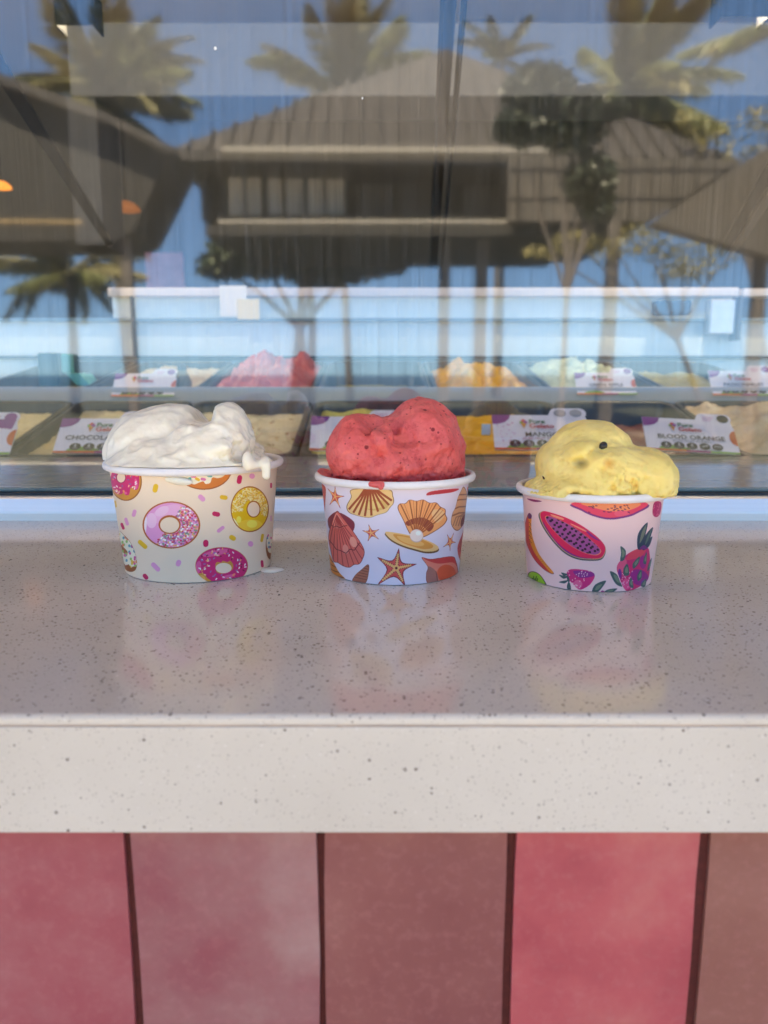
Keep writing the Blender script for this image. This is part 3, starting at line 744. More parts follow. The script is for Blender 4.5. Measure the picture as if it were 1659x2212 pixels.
    for _ in range(46): v.ell(r_.uniform(195,350), r_.uniform(1200,1500), 10, 13, r_.choice([(214,80,150),(80,150,170),(220,190,60),(140,190,90),(230,130,80)]), 0, b, n=10)
    a = v.ell(1512,1310,38,116,(150,78,30)); b = v.ell(1515,1280,34,92,(242,234,212),0,a)
    for _ in range(14): v.ell(r_.uniform(1480,1530), r_.uniform(1200,1360), 7, 11, r_.choice([(214,80,150),(80,150,170),(220,190,60)]), 0, b, n=10)
    Y_, K_, G_ = (228,182,40), (224,150,200), (196,24,84)
    for x, y, ln, wd, ro, cc in ((513,808,78,44,-78,Y_),(916,893,72,42,45,K_),(1108,888,70,38,8,Y_),(1042,1033,70,40,12,G_),(1082,1165,78,32,-38,K_),(1185,1240,62,42,30,Y_),(1342,1292,50,46,60,K_),(952,1288,64,46,-88,G_),
                             (402,1297,100,38,42,Y_),(515,1493,98,40,45,K_),(714,1460,60,44,-70,K_),(427,1578,58,36,50,G_),(328,1025,66,34,-75,K_),(262,1098,72,28,72,K_),(227,1138,62,24,68,G_),(1245,732,78,42,-80,G_),(1355,702,50,46,20,K_),
                             (1521,783,46,18,90,G_),(1443,1240,74,24,-80,Y_),(1443,1465,62,24,85,G_),(165,945,60,18,80,Y_),(1498,712,30,18,90,K_),(1520,1070,50,10,90,K_)):
        v.pill(x, y, ln, wd, ro, cc)
    return v
def paint_shells(c):
    v = Canvas(c, (216,214,238)); DK = (108,30,40)
    def star(tips, ctr, wdt, big=False):
        cx_, cy_ = ctr; pts = []
        for i, t in enumerate(tips):
            n = tips[(i+1) % 5]; mx, my = (t[0]+n[0])/2, (t[1]+n[1])/2
            pts += [t, (cx_+(mx-cx_)*wdt, cy_+(my-cy_)*wdt)]
        pp = []
        for i, p in enumerate(pts):
            if i % 2 == 0:
                for q in (pts[i-1], p, pts[(i+1) % 10]):
                    pp.append((p[0]+(q[0]-p[0])*.13, p[1]+(q[1]-p[1])*.13) if q is not p else p)
            else: pp.append(p)
        sm = smooth(pp, 4)
        v.fill(grow(sm, 1.06), DK); m = v.fill(grow(sm, .95), (214,80,80))
        for t in tips:
            e = (cx_+(t[0]-cx_)*.78, cy_+(t[1]-cy_)*.78); v.line([ctr, e], 26 if big else 9, (242,180,112), m)
        if big:
            for t in tips:
                for sgn in (-1, 1):
                    for k in range(2, 9):
                        f = k/10; L_ = math.hypot(t[0]-cx_, t[1]-cy_); nx, ny = -(t[1]-cy_)/L_, (t[0]-cx_)/L_
                        v.ell(cx_+(t[0]-cx_)*f+nx*sgn*15*(1-f*.6), cy_+(t[1]-cy_)*f+ny*sgn*15*(1-f*.6), 4.5, 4.5, DK, n=8)
            v.ell(cx_, cy_, 12, 12, DK)
    star([(852,1443),(1005,1577),(907,1766),(668,1757),(666,1518)], (830,1612), .50, True)
    star([(275,872),(355,960),(322,1067),(227,1036),(210,893)], (275,962), .42)
    star([(580,1218),(672,1262),(669,1348),(573,1366),(525,1272)], (603,1294), .45)
    star([(1352,1293),(1367,1378),(1318,1454),(1256,1420),(1293,1308)], (1319,1376), .42)
    # left scallop
    v.fill(smooth([(288,1100),(210,1165),(232,1262),(300,1180)]), (124,44,58)); v.fill(smooth([(312,1108),(446,1192),(428,1284),(340,1210)]), (124,44,58))
    sh = smooth([(290,1105),(345,1160),(470,1330),(536,1450),(520,1530),(490,1572),(445,1578),(405,1602),(350,1590),(300,1560),(262,1545),(235,1440),(218,1330),(240,1230)])
    v.fill(grow(sh, 1.03), (120,40,44)); m = v.fill(sh, (212,100,92))
    v.fill(smooth([(270,1120),(300,1120),(360,1240),(260,1240)]), (226,136,124), m)
    for x, y in ((228,1400),(258,1545),(300,1562),(348,1592),(400,1602),(446,1580),(490,1572),(520,1530),(535,1450)): v.line([(290,1130), (x, y)], 7, (158,54,56), m)
    v.ell(440,1375,30,50,(230,150,135),-20,m); v.ell(370,1440,26,44,(226,136,124),-10,m)
    v.line([(238,1215),(262,1240),(290,1230),(318,1246),(345,1232),(385,1226)], 7, DK, m); v.line([(220,1355),(250,1390),(285,1440),(330,1455),(375,1478),(410,1440),(450,1450),(500,1380)], 7, DK, m)
    # shell hanging from the rim
    sh = smooth([(440,900),(750,900),(795,960),(802,1020),(770,1062),(735,1105),(660,1128),(600,1150),(540,1148),(470,1132),(405,1105),(385,1050),(425,970)])
    v.fill(grow(sh, 1.03), (130,80,40)); m = v.fill(sh, (226,192,132)); v.ell(640,1040,120,50,(206,170,100),0,m); v.ell(610,1040,100,36,(220,194,120),0,m)
    for x, y in ((400,1080),(440,1110),(490,1130),(545,1140),(605,1135),(665,1100),(720,1075),(765,1040),(790,1000)):
        v.line([(590,840),((590+x)/2+(x-590)*.02,(840+y)/2+14),(x, y)], 20, (150,64,34), m)
    # open shell with pearl
    fan = smooth([(960,1300),(900,1180),(850,1075),(868,1030),(915,1027),(955,995),(1015,1006),(1075,994),(1130,1022),(1190,1020),(1225,1055),(1270,1080),(1272,1125),(1286,1170),(1240,1232),(1110,1312),(1040,1330)])
    v.fill(grow(fan, 1.03), (124,56,40)); m = v.fill(fan, (238,158,98))
    v.fill(smooth([(1150,1090),(1250,1090),(1260,1150),(1190,1200)]), (246,190,136), m)
    v.fill(smooth([(915,1195),(1000,1158),(1085,1158),(1160,1205),(1165,1245),(1125,1280),(1075,1235),(1000,1210),(940,1230)]), (136,60,46), m)
    for x, y in ((868,1030),(950,1000),(1015,1006),(1075,994),(1135,1022),(1195,1025),(1235,1060),(1272,1115)): v.line([(1010,1330),(x, y)], 11, (160,78,44), m)
    for x, y in ((900,1025),(985,998),(1050,998),(1110,1008),(1165,1020),(1255,1085)): v.line([(1010,1330),(x, y)], 5, (196,112,66), m)
    lo = smooth([(725,1300),(800,1300),(940,1325),(1060,1355),(1170,1400),(1218,1440),(1190,1470),(1100,1478),(1000,1455),(880,1418),(780,1365)])
    v.fill(lo, (110,70,34)); m = v.fill(grow(lo, .985, 0, -14), (240,190,126)); v.fill(grow(lo, .74, 8, -16), (224,148,66), m); v.fill(grow(lo, .5, -20, -22), (238,176,100), m)
    v.ell(1015,1320,62,60,(206,170,162)); v.ell(1013,1316,58,55,(238,220,214)); v.ell(1030,1296,24,20,(252,246,244))
    # whelk at the right
    wh = smooth([(1440,880),(1466,925),(1472,1000),(1472,1080),(1452,1180),(1402,1258),(1360,1256),(1330,1200),(1340,1120),(1368,1060),(1388,980),(1415,920)])
    v.fill(grow(wh, 1.04), (120,70,50)); m = v.fill(wh, (208,156,116))
    for y in (940,985,1050,1105): v.line([(1330,y+34),(1400,y+6),(1480,y)], 13, (142,88,66), m)
    for k in range(4): v.line([(1345+k*24,1230),(1372+k*22,1150),(1470,1092+k*8)], 7, (150,96,72), m)
    v.fill(smooth([(1455,1120),(1470,1130),(1440,1220),(1415,1230),(1420,1170)]), (112,34,36), m)
    cn = smooth([(573,1582),(578,1650),(545,1748),(440,1732),(456,1680),(510,1630)]); v.fill(grow(cn, 1.05), (96,50,40)); m = v.fill(cn, (168,98,78))
    for k in range(6): v.line([(440+k*22,1690-k*20),(580,1720-k*24)], 5, (104,54,44), m)
    br = smooth([(1065,1518),(1150,1532),(1330,1508),(1368,1550),(1388,1640),(1382,1675),(1250,1725),(1120,1745),(1105,1660),(1118,1600)])
    v.fill(grow(br, 1.03), (120,44,40)); m = v.fill(br, (226,124,106)); v.fill(smooth([(1080,1515),(1330,1500),(1380,1600),(1340,1560),(1200,1570)]), (206,62,60), m)
    v.ell(1285,1660,85,80,(218,84,54),0,m); v.fill(smooth([(1105,1600),(1190,1640),(1205,1740),(1100,1750)]), (164,106,98), m); v.line([(1190,1640),(1205,1740)], 6, (120,60,56), m)
    v.fill(smooth([(1462,1230),(1425,1310),(1385,1430),(1412,1545),(1450,1500)]), (190,66,72))
    for k in range(4): v.line([(1455,1260),(1395+k*12,1440+k*25)], 5, (130,40,46))
    m = v.fill(smooth([(212,1465),(272,1580),(312,1650),(372,1722),(240,1690),(205,1560)]), (206,124,48))
    for k in range(4): v.line([(215+k*8,1510+k*50),(262+k*30,1560+k*46)], 10, (128,58,30), m)
    m = v.fill(smooth([(1105,952),(1150,915),(1390,890),(1345,922),(1200,942)]), (186,46,58)); v.fill(smooth([(130,860),(188,880),(186,1010),(180,1125),(166,1080)]), (200,68,38))
    v.fill(smooth([(1475,880),(1500,880),(1495,960),(1480,940)]), (200,68,38))
    return v
def paint_fruit(c):
    v = Canvas(c, (246,200,203)); r_ = random.Random(9); GN = (58,82,84); G2 = (104,124,104)
    pa = smooth([(345,965),(400,968),(560,1020),(700,1090),(830,1180),(910,1258),(934,1320),(900,1392),(820,1408),(680,1396),(560,1340),(450,1230),(360,1100),(323,1000)])
    v.fill(pa, (66,72,74)); m = v.fill(grow(pa, .985, 4, -9), (196,150,110)); m = v.fill(grow(pa, .965, 6, -12), (216,30,78))
    v.fill(smooth([(360,1050),(450,1190),(560,1300),(690,1370),(830,1390),(760,1400),(600,1380),(430,1240)]), (120,34,120), m); v.fill(smooth([(740,1120),(860,1210),(880,1230),(800,1190)]), (130,30,120), m)
    v.fill(smooth([(440,985),(545,1020),(540,1035),(450,1005)]), (240,140,110), m); v.fill(smooth([(620,1070),(750,1130),(740,1140),(630,1085)]), (236,130,110), m)
    cav = smooth([(398,1005),(470,1020),(600,1080),(720,1158),(820,1240),(884,1312),(840,1352),(720,1325),(590,1250),(480,1150),(400,1050)])
    v.fill(grow(cav, 1.03), (230,130,100)); m2 = v.fill(cav, (150,66,134))
    for i in range(13):
        for j in range(6):
            x = 400+i*41+j*4+(j % 2)*16; y = 1000+i*27+j*34-60+(j*3)
            v.ell(x+r_.uniform(-5,5), y+r_.uniform(-5,5), 13, 11, (44,18,34), 30, m2, n=12)
    bn = smooth([(232,985),(258,1000),(258,1100),(272,1200),(320,1330),(390,1430),(457,1510),(440,1522),(370,1482),(290,1400),(230,1290),(198,1170),(202,1080)])
    v.fill(grow(bn, 1.02), (110,40,60)); m = v.fill(bn, (226,134,48)); v.fill(smooth([(215,1020),(235,1050),(238,1200),(290,1340),(400,1480),(440,1520),(330,1450),(230,1310),(190,1180)]), (204,58,56), m)
    v.fill(smooth([(230,980),(260,990),(256,1024),(228,1020)]), (100,36,90))
    for k in range(16): v.ell(240+(k%3)*8, 1060+k*13, 3.5, 6, (120,40,40), 0, m, n=8)
    for k in range(9): v.line([(300+k*16,1370+k*15),(318+k*15,1366+k*15)], 3, (190,80,50), m)
    tp = smooth([(640,890),(1300,890),(1210,982),(1080,1022),(950,1033),(820,1003),(715,955)]); v.fill(tp, (110,34,112)); m = v.fill(grow(tp, .97, 0, -14), (226,58,92)); v.fill(smooth([(720,880),(1230,880),(1160,945),(1010,960),(840,930)]), (236,136,92), m); v.ell(1080,980,70,30,(228,80,110),0,m)
    for _ in range(26): v.pill(r_.uniform(780,1150), r_.uniform(905,970), 22, 8, r_.uniform(-10,40), (88,24,70), m)
    st = smooth([(600,1490),(690,1484),(800,1505),(834,1545),(800,1612),(750,1652),(690,1668),(630,1612),(578,1550)]); m = v.fill(st, (206,40,112)); v.fill(smooth([(640,1500),(800,1510),(826,1545),(700,1560)]), (140,40,130), m); v.ell(680,1620,40,40,(226,90,140),0,m)
    for _ in range(34): v.ell(r_.uniform(590,830), r_.uniform(1490,1660), 4.5, 6.5, (246,190,200), 0, m, n=8)
    for pl in ([(590,1530),(560,1520),(528,1515),(555,1545)],[(590,1550),(540,1540),(508,1535),(550,1570)],[(590,1585),(540,1590),(508,1602),(560,1612)],[(595,1600),(580,1640),(590,1670),(616,1668),(612,1620)],[(580,1540),(600,1560),(605,1600),(585,1590)]): v.fill(smooth(pl), GN)
    df = smooth([(1220,1300),(1310,1288),(1332,1350),(1334,1480),(1305,1592),(1180,1672),(1110,1672),(1060,1570),(1033,1470),(1070,1400),(1140,1340)])
    m = v.fill(df, (206,34,100)); v.fill(smooth([(1220,1300),(1300,1300),(1250,1370),(1120,1400),(1150,1340)]), (222,62,84), m); v.ell(1080,1450,40,70,(226,80,120),20,m); v.ell(1240,1560,90,70,(150,28,120),30,m); v.ell(1270,1420,30,60,(160,30,120),0,m); v.ell(1120,1620,40,50,(228,70,130),0,m); v.ell(1060,1530,16,50,(120,40,130),0,m); v.ell(1280,1610,30,30,(110,50,140),0,m)
    for _ in range(36): v.ell(r_.uniform(1080,1180), r_.uniform(1500,1660), 3.5, 8, (246,170,196), 20, m, n=8)
    for pl in ([(1185,1480),(1180,1430),(1240,1368),(1230,1430)],[(1100,1540),(1095,1480),(1130,1435),(1145,1530)],[(1225,1590),(1220,1540),(1255,1485),(1258,1560)],[(1150,1640),(1145,1600),(1165,1560),(1185,1650)],[(1275,1430),(1280,1380),(1305,1330),(1300,1430)],[(1255,1640),(1260,1610),(1300,1570),(1290,1640)],[(1310,1500),(1320,1440),(1350,1380),(1335,1470)],
               [(1068,1275),(1115,1318),(1102,1395),(1064,1408),(1072,1340)],[(970,1505),(1032,1530),(1060,1590),(1082,1642),(1020,1612)]):
        v.fill(smooth(pl), GN); v.fill(grow(smooth(pl), .55, 4, -4), G2)
    for pl in ([(1222,1296),(1228,1160),(1312,1060),(1292,1180),(1270,1290)],[(1262,1300),(1285,1190),(1362,1102),(1330,1220),(1300,1300)],[(1290,1300),(1320,1220),(1356,1188),(1330,1270)]): v.fill(smooth(pl), (38,54,72))
    v.fill(smooth([(1240,1250),(1260,1150),(1302,1080),(1280,1180)]), (104,112,96)); v.fill(smooth([(1290,1260),(1310,1190),(1350,1120),(1318,1220)]), (76,100,90)); v.fill(smooth([(1240,1300),(1310,1300),(1280,1265)]), (110,40,110))
    kw = smooth([(218,1555),(238,1512),(280,1504),(330,1528),(372,1580),(392,1632),(300,1625),(225,1590)]); v.fill(kw, (84,52,44)); m = v.fill(grow(kw, .9), (134,186,44)); 
    for k in range(5): v.line([(262+k*12,1590),(268+k*12,1565-(k%2)*18)], 8, (48,60,24), m)
    for pl in ([(808,1690),(840,1622),(935,1588),(892,1660),(850,1695)],[(915,1694),(960,1666),(1037,1660),(990,1694)]): v.fill(smooth(pl), GN); v.fill(grow(smooth(pl), .5), G2)
    v.ell(905,1690,16,12,(150,40,110))
    m = v.fill(smooth([(1372,880),(1436,880),(1426,980),(1390,1012),(1358,980)]), (176,28,90))
    for k in range(16): v.ell(r_.uniform(1365,1425), r_.uniform(890,1000), 3, 6, (230,110,150), 0, m, n=8)
    v.fill(smooth([(150,840),(162,850),(168,1050),(158,1000)]), (226,130,60)); v.fill(smooth([(222,842),(352,866),(300,874),(250,862)]), (130,24,84)); v.fill(smooth([(186,1300),(200,1350),(200,1460),(190,1400)]), (200,60,60))
    return v
def print_mat(name, im):
    m = M_(name); uvn = m.N('ShaderNodeUVMap'); uvn.uv_map = 'wrap'
    tx = m.N('ShaderNodeTexImage', interpolation='Cubic'); tx.image = im; m.L(uvn.outputs[0], tx.inputs[0])
    m.set(Base_Color=tx.outputs[0], Roughness=.42, Specular_IOR_Level=.35)
    m.bump(m.noise(900, 3), .04, .0005)
    return m.m
cup_info = [('donuts', paint_donuts, 'cream paper cup printed with iced donuts and sprinkles, largest of the three'),
            ('shells', paint_shells, 'white paper cup printed with orange seashells and red starfish'),
            ('fruit', paint_fruit, 'pale pink paper cup printed with papaya, banana and dragonfruit')]
LIP = .0036
for c, (nm, fn, lab) in zip(CUPS, cup_info):
    e = empty('paper_cup', (c.cx, c.cy, ZC)); tag(e, lab, 'paper cup', 'paper gelato cups on the counter')
    img = fn(c).image(nm + '_print')
    n, m_ = 128, 10; vs_ = []; fs = []; uvs = []
    for j in range(m_+1):
        f = j/m_; r_ = c.rb+(c.rt-c.rb)*f; z = c.h*f
        for k in range(n):
            a = 2*math.pi*k/n; vs_.append((r_*math.sin(a), -r_*math.cos(a), z+.0004))
    for j in range(m_):
        for k in range(n):
            fs.append((j*n+k, j*n+(k+1)%n, (j+1)*n+(k+1)%n, (j+1)*n+k))
            uvs += [((kk/n*2)+.5, (j+dj)/m_) for kk, dj in ((k,0),(k+1,0),(k+1,1),(k,1))]
    o = MB().add(vs_, fs).build('cup_wall', print_mat(nm+'_printed_board', img), e, smooth=True, fix=False)
    uvl = o.data.uv_layers.new(name='wrap'); uvl.data.foreach_set('uv', [x for p in uvs for x in p])
    tor = [(c.rt+.0002+.0018+.0018*math.cos(R(a)), c.h+.0011+.00225*math.sin(R(a))) for a in range(0, 360, 30)]
    MB().lathe(tor, 128, (0,0,0), True).build('rim', PAPER_W, e, smooth=True)
    MB().lathe([(c.rt-.0004, c.h+.0010), (c.rb-.0005, .006), (0.0005, .006)], 96).build('lining', PAPER_W, e, smooth=True)
    MB().lathe([(c.rb-.0001, .0004), (c.rb-.0012, 0), (c.rb-.0016, .004), (.0005, .0042)], 96).build('base', PAPER_W, e, smooth=True)

# ------------------------------------------------------------------ scoops, grown from distance fields
def smin(a, b, k):
    h = np.clip(.5+.5*(b-a)/k, 0, 1); return b*(1-h)+a*h-k*h*(1-h)
def smax(a, b, k): return -smin(-a, -b, k)
class Field:
    def __init__(s, lo, hi, h):
        s.lo = np.array(lo); s.h = h; s.n = np.ceil((np.array(hi)-s.lo)/h).astype(int)+1
        ax = [s.lo[i]+h*np.arange(s.n[i]) for i in range(3)]
        s.X, s.Y, s.Z = (a.astype(np.float32) for a in np.meshgrid(*ax, indexing='ij')); s.d = np.full(s.X.shape, 1.0, np.float32)
    def ell(s, c, r_, rot=0.0):
        x, y, z = s.X-c[0], s.Y-c[1], s.Z-c[2]
        if rot: cr, sr = math.cos(R(rot)), math.sin(R(rot)); x, z = x*cr-z*sr, x*sr+z*cr
        k0 = np.sqrt((x/r_[0])**2+(y/r_[1])**2+(z/r_[2])**2); k1 = np.sqrt((x/r_[0]**2)**2+(y/r_[1]**2)**2+(z/r_[2]**2)**2)+1e-9
        return k0*(k0-1)/k1
    def cap(s, a, b, ra, rb=None):
        rb = ra if rb is None else rb; a = np.array(a); b = np.array(b); ab = b-a; L2 = float(ab@ab)+1e-12
        px, py, pz = s.X-a[0], s.Y-a[1], s.Z-a[2]; t = np.clip((px*ab[0]+py*ab[1]+pz*ab[2])/L2, 0, 1)
        return np.sqrt((px-ab[0]*t)**2+(py-ab[1]*t)**2+(pz-ab[2]*t)**2)-(ra+(rb-ra)*t)
    def path(s, pts, rs):
        d = None
        for i in range(len(pts)-1):
            q = s.cap(pts[i], pts[i+1], rs[i], rs[i+1]); d = q if d is None else np.minimum(d, q)
        return d
    def noise(s, scale, seed):
        g = np.random.default_rng(seed).random((24,24,24)).astype(np.float32)
        def co(A): 
            x = A/scale+100; i = np.floor(x).astype(int); f = x-i; return i % 24, (i+1) % 24, f*f*(3-2*f)
        x0, x1, fx = co(s.X[:,0,0]); y0, y1, fy = co(s.Y[0,:,0]); z0, z1, fz = co(s.Z[0,0,:])
        fx = fx[:,None,None]; fy = fy[None,:,None]; fz = fz[None,None,:]
        G = lambda a, b, c: g[np.ix_(a, b, c)]
        return ((G(x0,y0,z0)*(1-fx)+G(x1,y0,z0)*fx)*(1-fy)+(G(x0,y1,z0)*(1-fx)+G(x1,y1,z0)*fx)*fy)*(1-fz) + ((G(x0,y0,z1)*(1-fx)+G(x1,y0,z1)*fx)*(1-fy)+(G(x0,y1,z1)*(1-fx)+G(x1,y1,z1)*fx)*fy)*fz - .5
    def mesh(s):
        d = s.d; neg = d < 0; nx, ny, nz = (int(v) for v in s.n)
        cnt = sum(neg[a:nx-1+a, b:ny-1+b, c:nz-1+c].astype(np.int8) for a in (0,1) for b in (0,1) for c in (0,1))
        act = (cnt > 0) & (cnt < 8); idx = np.full(act.shape, -1, np.int64); I = np.argwhere(act); idx[act] = np.arange(len(I))
        acc = np.zeros((len(I), 3)); num = np.zeros(len(I))
        corners = [(a,b,c) for a in (0,1) for b in (0,1) for c in (0,1)]
        for p in corners:
            for ax in range(3):
                if p[ax]: continue
                q = list(p); q[ax] = 1
                d0 = d[I[:,0]+p[0], I[:,1]+p[1], I[:,2]+p[2]]; d1 = d[I[:,0]+q[0], I[:,1]+q[1], I[:,2]+q[2]]
                m = (d0 < 0) != (d1 < 0); t = np.where(m, d0/(d0-d1+1e-20), 0)
                pos = np.repeat(np.array(p, float)[None], len(I), 0); pos[:, ax] += t
                acc[m] += pos[m]; num[m] += 1
        Vv = (I+acc/num[:,None])*s.h+s.lo
        F = []
        for ax in range(3):
            o1, o2 = [(1,2),(2,0),(0,1)][ax]
            sl0 = [slice(None)]*3; sl1 = [slice(None)]*3; sl0[ax] = slice(0,-1); sl1[ax] = slice(1,None)
            a = neg[tuple(sl0)]; b = neg[tuple(sl1)]; E = np.argwhere(a != b)
            E = E[(E[:,o1] > 0) & (E[:,o2] > 0) & (E[:,o1] < s.n[o1]-1) & (E[:,o2] < s.n[o2]-1)]
            flip = a[E[:,0],E[:,1],E[:,2]]
            def cell(d1, d2):
                Q = E.copy(); Q[:,o1] -= d1; Q[:,o2] -= d2; return idx[Q[:,0],Q[:,1],Q[:,2]]
            q = np.stack([cell(1,1), cell(0,1), cell(0,0), cell(1,0)], 1)
            q[~flip] = q[~flip][:, ::-1]; F.append(q)
        return Vv, np.concatenate(F)
def grown(name, fld, mat, loc, parent=None):
    Vv, F = fld.mesh(); me = bpy.data.meshes.new(name)
    me.from_pydata(Vv.tolist(), [], F.tolist()); me.materials.append(mat); me.polygons.foreach_set('use_smooth', [True]*len(me.polygons)); me.update()
    o = bpy.data.objects.new(name, me); COL.objects.link(o); o.location = loc
    if parent: o.parent = parent; o.location = (0,0,0)
    return o
def cup_clip(f, c, inset=.0012, up=.0012):
    k = (c.rt-c.rb)/c.h; rad = np.sqrt(f.X**2+f.Y**2); g = rad-(c.rb+k*f.Z-inset)
    low = f.Z < c.h+up
    f.d = np.where(low, np.maximum(f.d, g), f.d); f.d = np.maximum(f.d, (c.h-.016)-f.Z)
def scoop_mat(name, c1, c2, sss, rad, rough, nscale=60, bumps=(.25, .0012, 300), extra=None, coat=.25):
    m = M_(name); n = m.noise(nscale, 5, .6); col = m.ramp(n, [(.3, c1), (.7, c2)])
    if extra: col = extra(m, col)
    m.set(Base_Color=col, Subsurface_Weight=sss, Subsurface_Radius=rad, Subsurface_Scale=1.0, Roughness=m.math('ADD', m.math('MULTIPLY', m.noise(90, 4), .3), rough), Coat_Weight=coat, Coat_Roughness=.12, Specular_IOR_Level=.45)
    m.b.subsurface_method = 'RANDOM_WALK'
    h = m.math('ADD', m.noise(bumps[2], 5, .7), m.math('MULTIPLY', m.noise(bumps[2]*.3, 3, .6), 1.5))
    m.bump(h, bumps[0], bumps[1]); return m.m
HV = .00058
# --- white
c = CUPS[0]; P, S = c.P, c.S
f = Field((-.062,-.060,c.h-.02), (.064,.056,.118), HV)
back = f.ell(P(555,520,.006), (S(485), .036, S(435)))
back = smin(back, f.ell(P(770,420,.010), (S(290), .030, S(335))), .012)
back = smin(back, f.ell(P(1240,600,.004), (S(290), .034, S(225)), 25), .010)
lobe = f.ell(P(760,540,-.016), (S(560), .026, S(200)), -14)
lobe = smin(lobe, f.ell(P(1110,330,-.010), (S(195), .026, S(200)), 8), .018)
lobe = smin(lobe, f.ell(P(420,590,-.018), (S(330), .022, S(170)), -16), .014)
lobe = smin(lobe, f.ell(P(900,320,-.012), (S(230), .014, S(84)), -16), .012)
lobe = smin(lobe, f.ell(P(1155,200,-.008), (S(78), .011, S(92)), 28), .014)
d = smin(back, lobe, .0022)
d = smin(d, f.ell(P(870,262,-.026), (S(72), .0045, S(28)), -10), .005)
d = smin(d, f.ell((0,0,c.h-.008), (c.rt*1.0, c.rt*1.0, .015)), .008)
# hollows, folds
d = smax(d, -f.path([P(540,650,-.0475), P(640,600,-.0468), P(740,548,-.0445), P(850,530,-.0420)], [.0010,.0024,.0022,.0008]), .0035)
d = smin(d, f.path([P(620,560,-.0455), P(720,512,-.0432), P(850,505,-.0400)], [.0010,.0022,.0010]), .004)
d = smax(d, -f.ell(P(975,170,-.004), (S(62), .03, S(46)), 0), .012)
d = smax(d, -f.ell(P(655,400,-.047), (S(38), .005, S(46))), .005)
d = smax(d, -f.ell(P(800,390,-.046), (S(50), .004, S(20)), 20), .004)
d = smin(d, f.ell(P(700,632,-.034), (S(590), .0205, S(112))), .006)
d = smin(d, f.ell(P(1020,470,-.040), (S(160), .004, S(34)), -10), .007)
n1 = f.noise(.016, 1); n2 = f.noise(.0052, 2); n3 = f.noise(.0018, 3)
rag = np.clip((f.X-.018)/.014, 0, 1)*np.clip((c.h+.026-f.Z)/.012, 0, 1)
n4 = f.noise(.0085, 4)
f.d = d+n1*.0020+np.abs(n4)*.0022+n2*(.0011+.0026*rag)+n3*(.00025+.0009*rag)
cup_clip(f, c, .0012, .0036)
# drips over the rim
drip = f.ell(P(1318,560,-.0425), (S(44), .005, S(72)))
drip = smin(drip, f.path([P(1330,612,-.0445), P(1400,600,-.0415), P(1465,575,-.0375)], [.0016,.0018,.0022]), .004)
drip = smin(drip, f.path([P(1472,560,-.0365), P(1480,600,-.0400), P(1478,690,-.0402)], [.0022,.0024,.0024]), .003)
f.d = smin(f.d, drip, .003)
f.d = smin(f.d, f.ell(P(715,735,-.0500), (S(110), .0022, S(36)), 8), .0015)
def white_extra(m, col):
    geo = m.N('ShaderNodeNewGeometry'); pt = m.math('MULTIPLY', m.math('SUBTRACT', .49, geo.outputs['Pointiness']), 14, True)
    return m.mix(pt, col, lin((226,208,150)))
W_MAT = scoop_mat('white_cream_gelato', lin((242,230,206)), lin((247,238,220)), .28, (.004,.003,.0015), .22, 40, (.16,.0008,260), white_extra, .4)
o = grown('gelato_scoop', f, W_MAT, (c.cx, c.cy, ZC)); tag(o, 'glossy melting white gelato swirled in the donut cup', 'gelato scoop', 'gelato scoops in the cups')
# --- strawberry
c = CUPS[1]; P, S = c.P, c.S
f = Field((-.052,-.052,c.h-.02), (.054,.052,.118), HV)
left = f.ell(P(455,545,-.012), (S(252), .024, S(322)), 4)
right = f.ell(P(1062,430,.002), (S(362), .029, S(366)), 0)
right = smin(right, f.ell(P(1150,640,.002), (S(285), .028, S(260))), .014)
d = smin(right, left, .0045)
d = smin(d, f.ell(P(790,650,-.018), (S(330), .022, S(230))), .007)
d = smin(d, f.ell(P(660,330,.0), (S(200), .018, S(110)), 20), .008)
flap = smax(f.ell(P(690,480,-.030), (S(110), .010, S(170)), 10), -(f.X-P(600,480,0)[0]), .001); d = smin(d, flap, .0035)
d = smin(d, f.ell(P(1010,580,-.027), (S(260), .0045, S(60)), -24), .006)
d = smin(d, f.ell(P(1425,490,-.002), (S(32), .006, S(60))), .004); d = smin(d, f.ell(P(1405,760,-.004), (S(46), .008, S(80))), .006)
d = smax(d, -f.path([P(600,400,-.036), P(585,520,-.0385), P(570,650,-.0385)], [.0008,.0014,.0008]), .003)
d = smax(d, -f.path([P(890,700,-.041), P(930,760,-.043), P(1000,800,-.043)], [.0018,.0032,.002]), .003)
d = smax(d, -f.path([P(640,250,-.028), P(720,330,-.033), P(790,440,-.036)], [.0016,.0018,.0008]), .005)
d = smin(d, f.Z-(c.h-.0012)+.010*np.clip(np.abs(f.Y/.05)-.75, 0, 1), .003)
d = smin(d, f.ell(P(215,790,-.004), (S(110), .012, S(75)), 20), .004)
n1 = f.noise(.012, 11); n2 = f.noise(.0045, 12); n3 = f.noise(.0017, 13)
rag = np.clip(1-(f.Z-c.h)/.012, 0, 1)
f.d = d+n1*.0026+np.abs(f.noise(.009, 14))*.0026+n2*(.0012+.0022*rag)+n3*(.0007+.0010*rag)
cup_clip(f, c)
f.d = smin(f.d, f.path([P(600,845,-.0455), P(690,850,-.0475), P(690,872,-.0490)], [.0016,.0022,.0016]), .002)
